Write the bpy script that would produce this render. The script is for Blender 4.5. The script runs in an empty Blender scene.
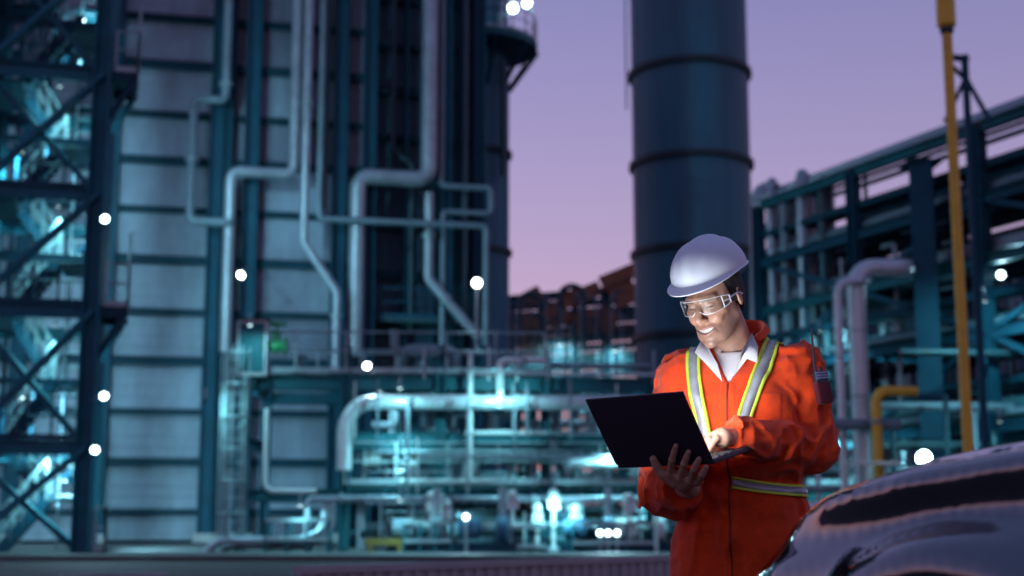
import bpy, math, random
import numpy as np
from mathutils import Vector, Matrix

random.seed(11)
sc = bpy.context.scene
COL = sc.collection
R = math.radians

# ------------------------------------------------------------------ camera
FPX, PITCH, CAMZ = 1422.2, R(9.2), 0.97
cam = bpy.data.cameras.new('camera')
camo = bpy.data.objects.new('camera', cam)
COL.objects.link(camo)
camo.location = (0, 0, CAMZ)
camo.rotation_euler = (R(90) + PITCH, 0, 0)
cam.sensor_width = 36
cam.lens = 50
cam.clip_start = 0.05
cam.clip_end = 4000
cam.dof.use_dof = True
cam.dof.focus_distance = 4.32
cam.dof.aperture_fstop = 2.35
sc.camera = camo

# ------------------------------------------------------------------ dusk sky
w = bpy.data.worlds.new('World')
sc.world = w
w.use_nodes = True
nt = w.node_tree
bg = nt.nodes['Background']
sky = nt.nodes.new('ShaderNodeTexSky')
sky.sky_type = 'NISHITA'
sky.sun_disc = False
sky.sun_elevation = R(-1.6)
sky.sun_rotation = R(-24)
sky.ozone_density = 2.0
sky.dust_density = 1.5
tint = nt.nodes.new('ShaderNodeMix'); tint.data_type = 'RGBA'; tint.blend_type = 'MULTIPLY'
tint.inputs['Factor'].default_value = 1
tint.inputs['B'].default_value = (1.75, 0.97, 1.08, 1)
nt.links.new(sky.outputs[0], tint.inputs['A'])
tc = nt.nodes.new('ShaderNodeTexCoord')
sx = nt.nodes.new('ShaderNodeSeparateXYZ')
nt.links.new(tc.outputs['Generated'], sx.inputs[0])
ramp = nt.nodes.new('ShaderNodeValToRGB')            # even twilight of the whole dome, by elevation only
nt.links.new(sx.outputs['Z'], ramp.inputs[0])
for p, c in ((0.0, (.46, .32, .50, 1)), (.13, (.43, .32, .55, 1)), (.24, (.31, .28, .53, 1)),
             (.36, (.19, .21, .47, 1)), (.62, (.13, .19, .42, 1)), (1.0, (.11, .18, .42, 1))):
    e = ramp.color_ramp.elements
    if p in (0.0, 1.0):
        el = e[0] if p == 0 else e[-1]
    else:
        el = e.new(p)
    el.color = c
gain = nt.nodes.new('ShaderNodeMix'); gain.data_type = 'RGBA'; gain.blend_type = 'MULTIPLY'
gain.inputs['Factor'].default_value = 1
gain.inputs['B'].default_value = (1.72, 1.60, 1.46, 1)
nt.links.new(ramp.outputs[0], gain.inputs['A'])
mixw = nt.nodes.new('ShaderNodeMix'); mixw.data_type = 'RGBA'
mixw.inputs['Factor'].default_value = 0.5
nt.links.new(tint.outputs['Result'], mixw.inputs['A'])
nt.links.new(gain.outputs['Result'], mixw.inputs['B'])
nt.links.new(mixw.outputs['Result'], bg.inputs['Color'])
bg.inputs['Strength'].default_value = 0.15

sc.view_settings.view_transform = 'Standard'
sc.view_settings.look = 'None'
sc.view_settings.gamma = 1
sc.view_settings.use_curve_mapping = False
sc.view_settings.exposure = 2.65
sc.cycles.use_denoising = True
sc.cycles.max_bounces = 6
sc.cycles.transparent_max_bounces = 12
sc.cycles.caustics_reflective = False
sc.cycles.caustics_refractive = False
sc.cycles.sample_clamp_indirect = 3.0
EXP = 2 ** -2.65          # lamp strengths below are written as they show in the picture

# ------------------------------------------------------------------ geometry helpers
SP, CP = math.sin(PITCH), math.cos(PITCH)
def P(px, py, Y):
    """where the sight line of a picture point meets the distance Y"""
    u, v = (px - 512) / FPX, (288 - py) / FPX
    t = Y / (CP - v * SP)
    return Vector((u * t, Y, CAMZ + t * (SP + v * CP)))
def ray(px, py):
    u, v = (px - 512) / FPX, (288 - py) / FPX
    return Vector((u, CP - v * SP, SP + v * CP))

class Frame:
    """an upright plane: s along it, d in front of it (towards the camera), z up"""
    def __init__(self, px, Y, yaw):
        o = P(px, 518, Y); self.o = Vector((o.x, o.y, 0)); self.yaw = yaw
        self.a = Vector((math.cos(yaw), math.sin(yaw), 0)); self.n = Vector((math.sin(yaw), -math.cos(yaw), 0))
        self.M = Matrix(((self.a.x, -self.n.x, 0), (self.a.y, -self.n.y, 0), (0, 0, 1)))
    def pt(self, s, d, z):
        return self.o + self.a * s + self.n * d + Vector((0, 0, z))
    def sz(self, px, py, d=0.0):
        r = ray(px, py); o = self.o + self.n * d - Vector((0, 0, CAMZ))
        t = o.dot(self.n) / r.dot(self.n)
        p = r * t + Vector((0, 0, CAMZ))
        return (p - self.o).dot(self.a), p.z
    def px(self, px, py, d=0.0):
        s, z = self.sz(px, py, d)
        return self.pt(s, d, z)
    def route(self, pts, d=0.0):
        """picture polyline -> world polyline, with near-upright and near-level runs made true"""
        out = []
        for q in pts:
            dd = q[2] if len(q) > 2 else d
            s, z = self.sz(q[0], q[1], dd)
            if out:
                s0, d0, z0 = out[-1]; x0, y0 = last
                if abs(q[0] - x0) < 14 and abs(q[1] - y0) > 16: s = s0
                if abs(q[1] - y0) < 10 and abs(q[0] - x0) > 16: z = z0
            out.append((s, dd, z)); last = q[:2]
        return [self.pt(*o) for o in out]

class MB:
    def __init__(self): self.v = []; self.f = []
    def add(self, vs, fs):
        n = len(self.v); self.v += [tuple(x) for x in vs]; self.f += [tuple(i + n for i in f) for f in fs]; return self
    def box(self, c, size, M=None):
        x, y, z = (k / 2 for k in size); c = Vector(c)
        vs = [Vector((sx_ * x, sy * y, sz * z)) for sx_ in (-1, 1) for sy in (-1, 1) for sz in (-1, 1)]
        if M is not None: vs = [M @ k for k in vs]
        return self.add([c + k for k in vs], [(0, 1, 3, 2), (4, 6, 7, 5), (0, 4, 5, 1), (2, 3, 7, 6), (0, 2, 6, 4), (1, 5, 7, 3)])
    def beam(self, a, b, wd, ht, up=(0, 0, 1)):
        a, b = Vector(a), Vector(b); d = (b - a); L = d.length; d /= L; up = Vector(up)
        if abs(d.dot(up)) > .95: up = Vector((0, 1, 0))
        sd = d.cross(up).normalized(); up = sd.cross(d)
        M = Matrix((sd, d, up)).transposed()
        return self.box((a + b) / 2, (wd, L, ht), M)
    def ibeam(self, a, b, wd, ht, t=.03, up=(0, 0, 1)):
        a, b = Vector(a), Vector(b); d = (b - a).normalized(); u = Vector(up)
        if abs(d.dot(u)) > .95: u = Vector((0, 1, 0))
        sd = d.cross(u).normalized(); u = sd.cross(d)
        o = u * (ht / 2 - t / 2)
        self.beam(a + o, b + o, wd, t, u); self.beam(a - o, b - o, wd, t, u)
        return self.beam(a, b, t, ht - 2 * t, u)
    def tube(self, pts, r, seg=12, bend=None, cap=True):
        pts = [Vector(p) for p in pts]
        if bend is None: bend = 1.6 * (r if not hasattr(r, '__len__') else r[0])
        rs = None
        if hasattr(r, '__len__'): rs = list(r)
        if bend > 0 and len(pts) > 2 and rs is None:
            q = [pts[0]]
            for i in range(1, len(pts) - 1):
                p = pts[i]; a = (pts[i - 1] - p); b = (pts[i + 1] - p)
                la, lb = a.length, b.length
                if la < 1e-6 or lb < 1e-6: continue
                a /= la; b /= lb; dt = max(-1, min(1, a.dot(b)))
                ang = math.acos(dt)
                if ang > 3.05 or ang < .05: q.append(p); continue
                t = min(bend / math.tan(ang / 2), la * .48, lb * .48)
                rad = t * math.tan(ang / 2)
                c = p + (a + b).normalized() * (rad / math.sin(ang / 2))
                s0, e0 = p + a * t - c, p + b * t - c
                ax = s0.cross(e0).normalized(); tot = s0.angle(e0)
                k = max(3, int(tot / .26))
                for j in range(k + 1):
                    q.append(c + Matrix.Rotation(tot * j / k, 3, ax) @ s0)
            q.append(pts[-1]); pts = q
        n = len(pts); rings = []
        d0 = (pts[1] - pts[0]).normalized()
        ref = d0.orthogonal().normalized()
        vs = []
        for i, p in enumerate(pts):
            d = (pts[min(i + 1, n - 1)] - pts[max(i - 1, 0)])
            if d.length < 1e-9: d = d0
            d.normalize()
            ref = (ref - d * ref.dot(d)).normalized(); bi = d.cross(ref)
            rr = rs[i] if rs else r
            vs += [p + (ref * math.cos(2 * math.pi * k / seg) + bi * math.sin(2 * math.pi * k / seg)) * rr for k in range(seg)]
        fs = [(i * seg + k, i * seg + (k + 1) % seg, (i + 1) * seg + (k + 1) % seg, (i + 1) * seg + k) for i in range(n - 1) for k in range(seg)]
        if cap: fs += [tuple(range(seg - 1, -1, -1)), tuple((n - 1) * seg + k for k in range(seg))]
        return self.add(vs, fs)
    def lathe(self, c, prof, seg=24, axis=(0, 0, 1)):
        c = Vector(c); ax = Vector(axis).normalized(); u = ax.orthogonal().normalized(); w_ = ax.cross(u)
        vs = [c + ax * h + (u * math.cos(2 * math.pi * k / seg) + w_ * math.sin(2 * math.pi * k / seg)) * r for r, h in prof for k in range(seg)]
        n = len(prof)
        fs = [(i * seg + k, i * seg + (k + 1) % seg, (i + 1) * seg + (k + 1) % seg, (i + 1) * seg + k) for i in range(n - 1) for k in range(seg)]
        fs += [tuple(range(seg - 1, -1, -1)), tuple((n - 1) * seg + k for k in range(seg))]
        return self.add(vs, fs)
    def build(self, name, mat, parent=None, smooth=False, label=None, kind=None, angle=None):
        me = bpy.data.meshes.new(name)
        if parent is not None: off = parent_loc(parent)
        else:
            A = np.array(self.v); off = Vector(((A[:, 0].min() + A[:, 0].max()) / 2, (A[:, 1].min() + A[:, 1].max()) / 2, A[:, 2].min()))
        me.from_pydata([(x - off.x, y - off.y, z - off.z) for x, y, z in self.v], [], self.f)
        if smooth:
            me.polygons.foreach_set('use_smooth', [True] * len(me.polygons))
            if smooth != 'all':
                try: me.set_sharp_from_angle(angle=R(angle or 40))
                except Exception: pass
        me.materials.append(mat)
        o = bpy.data.objects.new(name, me); COL.objects.link(o)
        if parent is not None: o.parent = parent
        else: o.location = off
        if label: o['label'] = label
        if kind: o['kind'] = kind
        return o

def parent_loc(o):
    p = Vector((0, 0, 0))
    while o is not None: p += o.location; o = o.parent
    return p
def empty(name, loc, label, cat, group=None):
    o = bpy.data.objects.new(name, None); COL.objects.link(o); o.location = loc; o.empty_display_size = .2
    tag(o, label, cat, group); return o
def tag(o, label, cat=None, group=None, kind=None):
    o['label'] = label
    if cat: o['category'] = cat
    if group: o['group'] = group
    if kind: o['kind'] = kind
    return o

# ------------------------------------------------------------------ materials
def pm(name, col, rough=.5, metal=0.0, var=.25, scale=1.5, bump=0.0, bscale=20, streak=0.0, rust=0.0, coat=0.0, spec=.5, sss=0):
    m = bpy.data.materials.new(name); m.use_nodes = True
    n = m.node_tree.nodes; l = m.node_tree.links; b = n['Principled BSDF']
    b.inputs['Roughness'].default_value = rough; b.inputs['Metallic'].default_value = metal
    b.inputs['Coat Weight'].default_value = coat; b.inputs['Specular IOR Level'].default_value = spec
    t = n.new('ShaderNodeTexCoord')
    nz = n.new('ShaderNodeTexNoise'); nz.inputs['Scale'].default_value = scale; nz.inputs['Detail'].default_value = 5
    nz.inputs['Roughness'].default_value = .65
    if streak:
        mp = n.new('ShaderNodeMapping'); mp.inputs['Scale'].default_value = (1, 1, streak)
        l.new(t.outputs['Object'], mp.inputs[0]); l.new(mp.outputs[0], nz.inputs['Vector'])
    else: l.new(t.outputs['Object'], nz.inputs['Vector'])
    cr = n.new('ShaderNodeValToRGB'); l.new(nz.outputs['Fac'], cr.inputs[0])
    e = cr.color_ramp.elements
    e[0].position, e[1].position = .3, .72
    e[0].color = tuple(c * (1 - var) for c in col) + (1,)
    e[1].color = tuple(min(1, c * (1 + var)) for c in col) + (1,)
    out = cr.outputs[0]
    if rust:
        n2 = n.new('ShaderNodeTexNoise'); n2.inputs['Scale'].default_value = scale * 2.3; n2.inputs['Detail'].default_value = 8
        l.new(t.outputs['Object'], n2.inputs['Vector'])
        c2 = n.new('ShaderNodeValToRGB'); c2.color_ramp.elements[0].position = .58; c2.color_ramp.elements[1].position = .72
        l.new(n2.outputs['Fac'], c2.inputs[0])
        ml = n.new('ShaderNodeMath'); ml.operation = 'MULTIPLY'; ml.inputs[1].default_value = rust; l.new(c2.outputs[0], ml.inputs[0])
        mx = n.new('ShaderNodeMix'); mx.data_type = 'RGBA'; l.new(ml.outputs[0], mx.inputs['Factor'])
        l.new(out, mx.inputs['A']); mx.inputs['B'].default_value = (.12, .05, .025, 1); out = mx.outputs['Result']
    l.new(out, b.inputs['Base Color'])
    rr = n.new('ShaderNodeMapRange'); rr.inputs['To Min'].default_value = max(.03, rough - .12); rr.inputs['To Max'].default_value = min(1, rough + .12)
    l.new(nz.outputs['Fac'], rr.inputs['Value']); l.new(rr.outputs[0], b.inputs['Roughness'])
    if bump:
        n3 = n.new('ShaderNodeTexNoise'); n3.inputs['Scale'].default_value = bscale; n3.inputs['Detail'].default_value = 4
        l.new(t.outputs['Object'], n3.inputs['Vector'])
        bp = n.new('ShaderNodeBump'); bp.inputs['Strength'].default_value = bump; bp.inputs['Distance'].default_value = .02
        l.new(n3.outputs['Fac'], bp.inputs['Height']); l.new(bp.outputs[0], b.inputs['Normal'])
    return m
def glow(name, col, strength):
    m = bpy.data.materials.new(name); m.use_nodes = True
    b = m.node_tree.nodes['Principled BSDF']
    b.inputs['Base Color'].default_value = (.8, .8, .8, 1)
    b.inputs['Emission Color'].default_value = tuple(col) + (1,)
    b.inputs['Emission Strength'].default_value = strength * EXP
    return m

M_ = {}
M_['steel'] = pm('blue_painted_steel', (.008, .060, .100), .6, .0, .25, .9, rust=.12, spec=.2)
M_['steel_dark'] = pm('dark_blue_steel', (.004, .042, .070), .6, .0, .3, .9, rust=.1, spec=.2)
M_['steel_teal'] = pm('teal_painted_steel', (.012, .110, .140), .55, .0, .25, .9, rust=.1, spec=.25)
M_['galv'] = pm('galvanised_steel', (.28, .36, .40), .42, .3, .2, 2.5)
M_['pipe'] = pm('aluminium_pipe_jacket', (.28, .32, .38), .36, .35, .22, 1.4, bump=.05, bscale=9)
M_['pipe_grey'] = pm('grey_pipe_paint', (.15, .21, .26), .45, .1, .22, 1.6, rust=.2)
M_['pipe_dark'] = pm('dark_pipe', (.025, .075, .10), .5, .1, .25, 1.5, rust=.3)
M_['pipe_lit'] = pm('lamplit_pipe_jacket', (.56, .62, .66), .32, .3, .14, 1.4, bump=.05, bscale=9)  # paler copy of the pipe jacket, lamp light put into its colour
M_['clad'] = pm('grey_cladding', (.20, .235, .31), .55, .0, .34, .8, streak=.35)
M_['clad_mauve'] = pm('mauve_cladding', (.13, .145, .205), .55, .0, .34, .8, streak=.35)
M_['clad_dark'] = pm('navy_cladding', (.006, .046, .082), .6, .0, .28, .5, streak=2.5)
M_['stack'] = pm('stack_paint', (.022, .125, .185), .55, .0, .34, .6, streak=.12)
M_['stackring'] = pm('stack_ring_paint', (.006, .028, .042), .6, .0, .2, 1)
M_['grate'] = pm('grating_steel', (.03, .09, .11), .55, .1, .25, 3)
M_['yellow'] = pm('yellow_paint', (.78, .44, .03), .42, 0, .14, 2, rust=.15)
M_['rust'] = pm('rusty_orange_steel', (.34, .13, .07), .6, .1, .4, 1.2, rust=.4)
M_['concrete'] = pm('concrete', (.34, .32, .34), .85, 0, .2, 1.2, bump=.3, bscale=30)
M_['asphalt'] = pm('asphalt', (.055, .055, .06), .8, 0, .3, .6, bump=.4, bscale=60)
M_['white'] = pm('white_equipment_paint', (.62, .66, .68), .4, .05, .12, 2)
M_['green'] = pm('green_valve_paint', (.04, .36, .14), .4, .05, .2, 3)
M_['bluepaint'] = pm('blue_pump_paint', (.04, .13, .22), .4, .05, .2, 3)
M_['black'] = pm('black_rubber', (.015, .015, .017), .6, 0, .2, 5)
M_['lens'] = glow('lamp_glow_cool', (.60, .93, 1.0), 20)
M_['lens_dim'] = glow('downlight_glow', (.6, .92, 1.0), 5)
M_['lens_hot'] = glow('floodlight_glow', (.6, .92, 1.0), 60)
M_['lens_warm'] = glow('lamp_glow_neutral', (.98, .98, .94), 22)
# ================================================================== the setting
g = MB(); S = 2500
g.add([(-S, -S, 0), (S, -S, 0), (S, S, 0), (-S, S, 0)], [(0, 1, 2, 3)])
go = g.build('ground', M_['asphalt'])
tag(go, 'dark asphalt plant yard under everything', kind='structure')
g = MB(); g.box((0, 62, .06), (120, 58, .12))
M_['pad'] = pm('dark_pad_concrete', (.09, .09, .10), .85, 0, .3, .8, bump=.3, bscale=30)
tag(g.build('plant_pad', M_['pad']), 'raised concrete pad under the plant', kind='structure')

# ------------------------------------------------------------------ shared builders
def lamp(p, aim, label, size=.16, power=60, col=(.45, .86, 1.0), lens='lens', post=None, arm=None, group=None, name='floodlight'):
    """a small flood lamp: housing, lens, bracket and its own light"""
    p = Vector(p); aim = Vector(aim).normalized()
    root = empty(name, p, label, 'lamp', group)
    up = Vector((0, 0, 1)); sd = aim.cross(up)
    sd = sd.normalized() if sd.length > .01 else Vector((1, 0, 0)); up2 = sd.cross(aim)
    M = Matrix((sd, aim, up2)).transposed()
    h = MB(); s = size
    h.lathe(p - aim * s * .9, [(s * .45, 0), (s * .6, s * .15), (s * 1.12, s * .75), (s * 1.15, s * .85), (s * 1.02, s * .86)], 16, aim)
    h.build('housing', M_['steel_dark'], root, True)
    l = MB(); l.lathe(p - aim * s * .02, [(s, 0), (s * .9, s * .25), (s * .55, s * .45), (.01, s * .5)], 16, aim)
    l.build('lens', M_[lens], root, True)
    br = MB()
    if arm is not None: br.tube([p - aim * s * .8, (p - aim * s * .8 + Vector(arm)) / 2 + Vector((0, 0, .05)), Vector(arm)], .03, 6, 0)
    elif post is not None:
        q = p - aim * s * .8
        br.tube([q, Vector((q.x, q.y, q.z - .12)), Vector((q.x, q.y, post))], .045, 8, 0)
    else: br.tube([p - aim * s * .8, p - aim * s * 2.2], .03, 6, 0)
    br.build('bracket', M_['galv'], root, True)
    li = bpy.data.lights.new('lamp_light', 'SPOT'); li.energy = power * EXP * 10; li.color = col; li.shadow_soft_size = size
    li.spot_size = R(165); li.spot_blend = .6
    lo = bpy.data.objects.new('lamp_light', li); COL.objects.link(lo); lo.parent = root
    lo.location = aim * (s * .65); lo.rotation_euler = aim.to_track_quat('-Z', 'Y').to_euler()
    return root

def railing(pts, h=1.1, step=1.5, r=.028, toe=True):
    m = MB(); pts = [Vector(p) for p in pts]
    for a, b in zip(pts, pts[1:]):
        n = max(1, round((b - a).length / step))
        for i in range(n + 1):
            q = a.lerp(b, i / n); m.beam(q, q + Vector((0, 0, h)), .05, .05)
        for k in (h, h * .55):
            m.tube([a + Vector((0, 0, k)), b + Vector((0, 0, k))], r, 6, 0)
        if toe: m.beam(a + Vector((0, 0, .08)), b + Vector((0, 0, .08)), .012, .14)
    return m

def pipe(pts, r, label, mat='pipe', group=None, flange=(), bend=None, name='pipe', cat='pipe', seg=14, bands=0):
    pts = [Vector(p) for p in pts]
    m = MB(); m.tube(pts, r, seg, bend)
    if not flange and not bands:
        o = m.build(name, M_[mat], None, True); tag(o, label, cat, group); return o
    base = min(pts, key=lambda q: q.z).copy()
    root = empty(name, base, label, cat, group)
    m.build('tube', M_[mat], root, True)
    for (i, t) in flange:
        a, b = pts[i], pts[i + 1]; q = a.lerp(b, t); d = (b - a).normalized()
        f = MB()
        for k in (-.55, .55):
            f.lathe(q + d * (k * r * .5 - r * .15), [(r * 1.05, 0), (r * 1.5, 0), (r * 1.5, r * .3), (r * 1.05, r * .3)], 14, d)
        f.build('flange', M_['galv'], root, True)
    if bands:
        for a, b in zip(pts, pts[1:]):
            L = (b - a).length; d = (b - a).normalized(); n = int(L / bands)
            for i in range(1, n):
                f = MB(); f.lathe(a + d * (L * i / n), [(r * 1.0, 0), (r * 1.035, .005), (r * 1.035, .05), (r * 1.0, .055)], 14, d)
                f.build('jacket_band', M_['galv'], root, True)
    return root

# ------------------------------------------------------------------ boiler house
B = Frame(150, 50, R(13))
zb = sorted(B.sz(150, y)[1] for y in (-130, -82, -33, 18, 65, 115, 161, 210, 260, 312, 361, 412, 462, 512))
zb = [.12] + zb
def sb(x, y=300, d=0.0): return B.sz(x, y, d)[0]
house = empty('boiler_house', B.pt(sb(200), -2, 0.12), 'tall clad boiler house with dark blue columns and pale panels', 'building')
xs = [-60, 20, 107, 207]
def panel(s0, s1, z0, z1, d, mat):
    """one cladding sheet with shallow level ribs"""
    m = MB(); n = 4; vs = []; fs = []
    for i in range(n + 1):
        z = z0 + (z1 - z0) * i / n
        for dz, dd in ((0, 0), (.05, .014)):
            if i == n and dz: break
            vs += [B.pt(s0, d + dd, min(z + dz, z1)), B.pt(s1, d + dd, min(z + dz, z1))]
    k = len(vs) // 2
    fs = [(2 * i, 2 * i + 1, 2 * i + 3, 2 * i + 2) for i in range(k - 1)]
    m.add(vs, fs); return m
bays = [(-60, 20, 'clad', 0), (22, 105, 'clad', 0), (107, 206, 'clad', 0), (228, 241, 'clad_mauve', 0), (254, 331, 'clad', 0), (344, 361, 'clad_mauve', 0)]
g_ = .06
for (x0, x1, mt, d) in bays:
    for z0, z1 in zip(zb, zb[1:]):
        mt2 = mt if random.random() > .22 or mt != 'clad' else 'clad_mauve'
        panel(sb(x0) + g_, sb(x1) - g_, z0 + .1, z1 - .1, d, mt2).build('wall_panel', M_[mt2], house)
DR = -1.4
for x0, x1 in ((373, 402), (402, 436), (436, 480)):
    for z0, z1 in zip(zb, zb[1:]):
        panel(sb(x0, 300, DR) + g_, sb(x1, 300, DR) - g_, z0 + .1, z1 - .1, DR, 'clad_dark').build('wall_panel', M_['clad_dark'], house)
# solid core behind the sheets
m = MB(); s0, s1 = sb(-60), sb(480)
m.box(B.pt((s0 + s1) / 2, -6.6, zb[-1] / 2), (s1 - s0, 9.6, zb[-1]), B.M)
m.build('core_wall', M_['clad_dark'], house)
for i, z in enumerate(zb[1:]):
    for x0, x1, d in ((-60, 336, .16), (336, 367, .16), (367, 480, DR + .16)):
        m = MB(); m.ibeam(B.pt(sb(x0), d, z), B.pt(sb(x1), d, z), .26, .28 if i % 2 else .2, .035)
        m.build('girt', M_['steel_dark'], house)
for x, wpx, d, mt in ((-58, 16, .35, 'steel'), (21, 14, .35, 'steel'), (107, 12, .3, 'steel'), (211, 13, .4, 'steel'), (223, 9, .4, 'steel_dark'), (247.5, 14, .45, 'steel'), (337, 14, .45, 'steel'), (367, 13, .4, 'steel'),
                   (404, 5, DR + .45, 'steel_dark'), (447, 10, DR + .5, 'steel'), (459, 7, DR + .6, 'steel_dark'), (478, 13, DR + .4, 'steel')):
    m = MB(); s = sb(x, 300, d); wd = wpx / 28
    m.ibeam(B.pt(s, d, .12), B.pt(s, d, zb[-1] + .3), wd * .9, wd, .05, B.a)
    m.build('column', M_[mt], house)
    m = MB(); m.box(B.pt(s, d, .3), (wd * 1.5, wd * 1.5, .3), B.M); m.build('column_base', M_['concrete'], house)
# a walkway strip with ladder on the dark bay
m = railing([B.pt(sb(378, 100, 0), .2, B.sz(378, 318)[1]), B.pt(sb(470, 100, 0), .2, B.sz(378, 318)[1])])
m.build('railing', M_['steel'], house, kind='stuff')
m = MB(); z = B.sz(378, 318)[1]; m.box(B.pt((sb(378) + sb(470)) / 2, -.5, z - .06), (sb(470) - sb(378), 1.3, .1), B.M); m.build('walkway', M_['grate'], house)

# ---- pipes that climb the boiler house
def bp(pts, d, wpx, label, mat='pipe', **k):
    return pipe(B.route(pts, d), wpx / 28.4 / 2, label, mat, **k)
bp([(231, -60), (231, 101), (194, 101), (190, 221), (232, 223), (232, 223, .5)], 1.3, 9, 'thin silver pipe with a square offset left of the twin columns', 'pipe_grey', flange=((0, .9), (2, .5)))
bp([(300, -60), (300, 175), (231, 175), (228, 352)], 1.1, 12, 'silver pipe stepping left then dropping beside the dark column', 'pipe', bands=2.2)
bp([(311, -60), (306, 243), (337, 292), (337, 372)], 1.5, 9, 'silver pipe with a slanted kink above the pipe module', 'pipe', flange=((0, .55), (2, .3)))
bp([(325, -60), (328, 219), (486, 226), (486, 345)], 1.25, 6.5, 'long thin pipe running level across the dark bay then down', 'pipe_grey')
bp([(431, -60), (431, 180), (358, 180), (355, 356)], .8, 17, 'thick insulated silver pipe with a wide square offset', 'pipe', bands=2.0)
bp([(429, 193), (428, 279), (479, 338)], .7, 10, 'silver pipe slanting down right below the thick pipe', 'pipe', flange=((0, .5), (1, .35)))
bp([(443, -60), (444, 186), (491, 189), (491, 214), (443, 216), (442, 276), (454, 296), (454, 350)], .45, 6, 'narrow pipe with a boxed loop at the edge of the house', 'pipe_grey')
bp([(330, -60), (330, 30), (322, 60), (322, 210)], .75, 5, 'slim conduit tucked beside the middle column', 'pipe_dark')
bp([(395, -60), (395, 150), (412, 165), (412, 330)], -.7, 5, 'slim dark conduit on the navy cladding', 'pipe_dark')
bp([(466, -60), (466, 330)], -.4, 7, 'straight dark riser at the right corner of the house', 'pipe_dark')

M_['tower'] = pm('tower_teal_steel', (.016, .125, .170), .6, .0, .3, .9, rust=.12, spec=.25)
# ------------------------------------------------------------------ stair tower
T = Frame(95, 36, R(15))
def st(x): return T.sz(x, 300)[0]
lev = [T.sz(95, y)[1] for y in (566, 448, 312, 195, 75, -45, -160)]
lev[0] = .12
tow = empty('stair_tower', T.pt(st(30), -2.5, .12), 'dark steel stair tower with crossed braces and lit flights', 'tower')
sR, sL, sLL = st(93), st(-32), st(-160)
DB = -5.0
for s in (sR, sL, sLL):
    for d in (0, DB):
        m = MB(); m.ibeam(T.pt(s, d, .12), T.pt(s, d, lev[-1]), .44, .44, .05, (1, 0, 0)); m.build('column', M_['tower'], tow)
for z in lev[1:]:
    for d in (0, DB):
        for a, b in ((sLL, sL), (sL, sR)):
            m = MB(); m.ibeam(T.pt(a + .23, d, z), T.pt(b - .23, d, z), .24, .36, .03); m.build('beam', M_['tower'], tow)
    for s in (sLL, sL, sR):
        m = MB(); m.ibeam(T.pt(s, -.23, z), T.pt(s, DB + .23, z), .22, .34, .03); m.build('beam', M_['steel'], tow)
for i, (z0, z1) in enumerate(zip(lev, lev[1:])):
    for (a, b) in ((sL, sR), (sLL, sL)):
        if i in (2,) and a == sL: pairs = (((a, z0), (b, z1)),)
        else: pairs = (((a, z0), (b, z1)), ((a, z1), (b, z0)))
        for k, ((xa, za), (xb, zb_)) in enumerate(pairs):
            m = MB(); m.beam(T.pt(xa, .02 - k * .16, za), T.pt(xb, .02 - k * .16, zb_), .14, .26, (0, 1, 0)); m.build('brace', M_['tower'], tow)
        if i % 2 == 0:
            m = MB(); m.beam(T.pt(a, DB, z0), T.pt(b, DB, z1), .14, .2, (0, 1, 0)); m.build('brace', M_['steel'], tow)
# stair flights and landings inside
for i, (z0, z1) in enumerate(zip(lev, lev[1:])):
    zm = (z0 + z1) / 2
    sl, sr = sL + .95, sR - .95
    for half, (za, zc, dd) in enumerate(((z0, zm, -1.6), (zm, z1, -3.2))):
        xa, xb = (sl, sr) if half == 0 else (sr, sl)
        fl = MB()
        for o in (-.55, .55): fl = MB(); fl.beam(T.pt(xa, dd + o, za), T.pt(xb, dd + o, zc), .06, .28); fl.build('stair_stringer', M_['steel'], tow)
        tr = MB(); n = 9
        for j in range(n): 
            t = (j + .5) / n; tr.box(T.pt(xa + (xb - xa) * t, dd, za + (zc - za) * t), (.26, 1.04, .04), T.M)
        tr.build('stair_treads', M_['galv'], tow, kind='stuff')
        hr = MB()
        for o in (-.56, .56):
            for hgt in (.55, 1.05): hr.tube([T.pt(xa, dd + o, za + hgt), T.pt(xb, dd + o, zc + hgt)], .028, 6, 0)
            for j in range(5): 
                t = j / 4; q = T.pt(xa + (xb - xa) * t, dd + o, za + (zc - za) * t); hr.beam(q, q + Vector((0, 0, 1.05)), .04, .04)
        hr.build('handrail', M_['galv'], tow, kind='stuff')
    ld = MB(); ld.box(T.pt(sr + .55, -2.4, zm), (1.0, 3.0, .07), T.M); ld.build('landing', M_['grate'], tow); ld = MB(); ld.box(T.pt(sl - .5, -2.4, z1 - .02), (.9, 3.0, .07), T.M); ld.build('landing', M_['grate'], tow)
# side platforms that stick out beside the front column
for yy, lab in ((72, 0), (307, 1), (552, 2)):
    z = T.sz(110, yy)[1]; e = st(128 if lab < 2 else 116)
    m = MB(); m.box(T.pt((sR + .25 + e) / 2, -.8, z), (e - sR - .25, 1.7, .08), T.M); m.build('platform_deck', M_['grate'], tow)
    for d in (.05, -1.6):
        m = MB(); m.beam(T.pt(sR + .2, d, z - .15), T.pt(e - .12, d, z - .15), .12, .22); m.build('bracket', M_['steel_dark'], tow)
        m = MB(); m.beam(T.pt(sR + .2, d, z - 1.25), T.pt(e - .12, d, z - .25), .1, .16); m.build('bracket', M_['steel_dark'], tow)
    m = MB(); m.beam(T.pt(e - .05, .05, z - .15), T.pt(e - .05, -1.6, z - .15), .12, .22); m.build('bracket', M_['steel_dark'], tow)
    railing([T.pt(sR + .3, .1, z), T.pt(e, .1, z), T.pt(e, -1.6, z)], step=.8).build('railing', M_['galv'], tow, kind='stuff')
    m = MB(); m.tube([T.pt(e, -.6, z), T.pt(e, -.6, z + 2.1)], .04, 8, 0); m.build('lamp_post', M_['galv'], tow)
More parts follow.
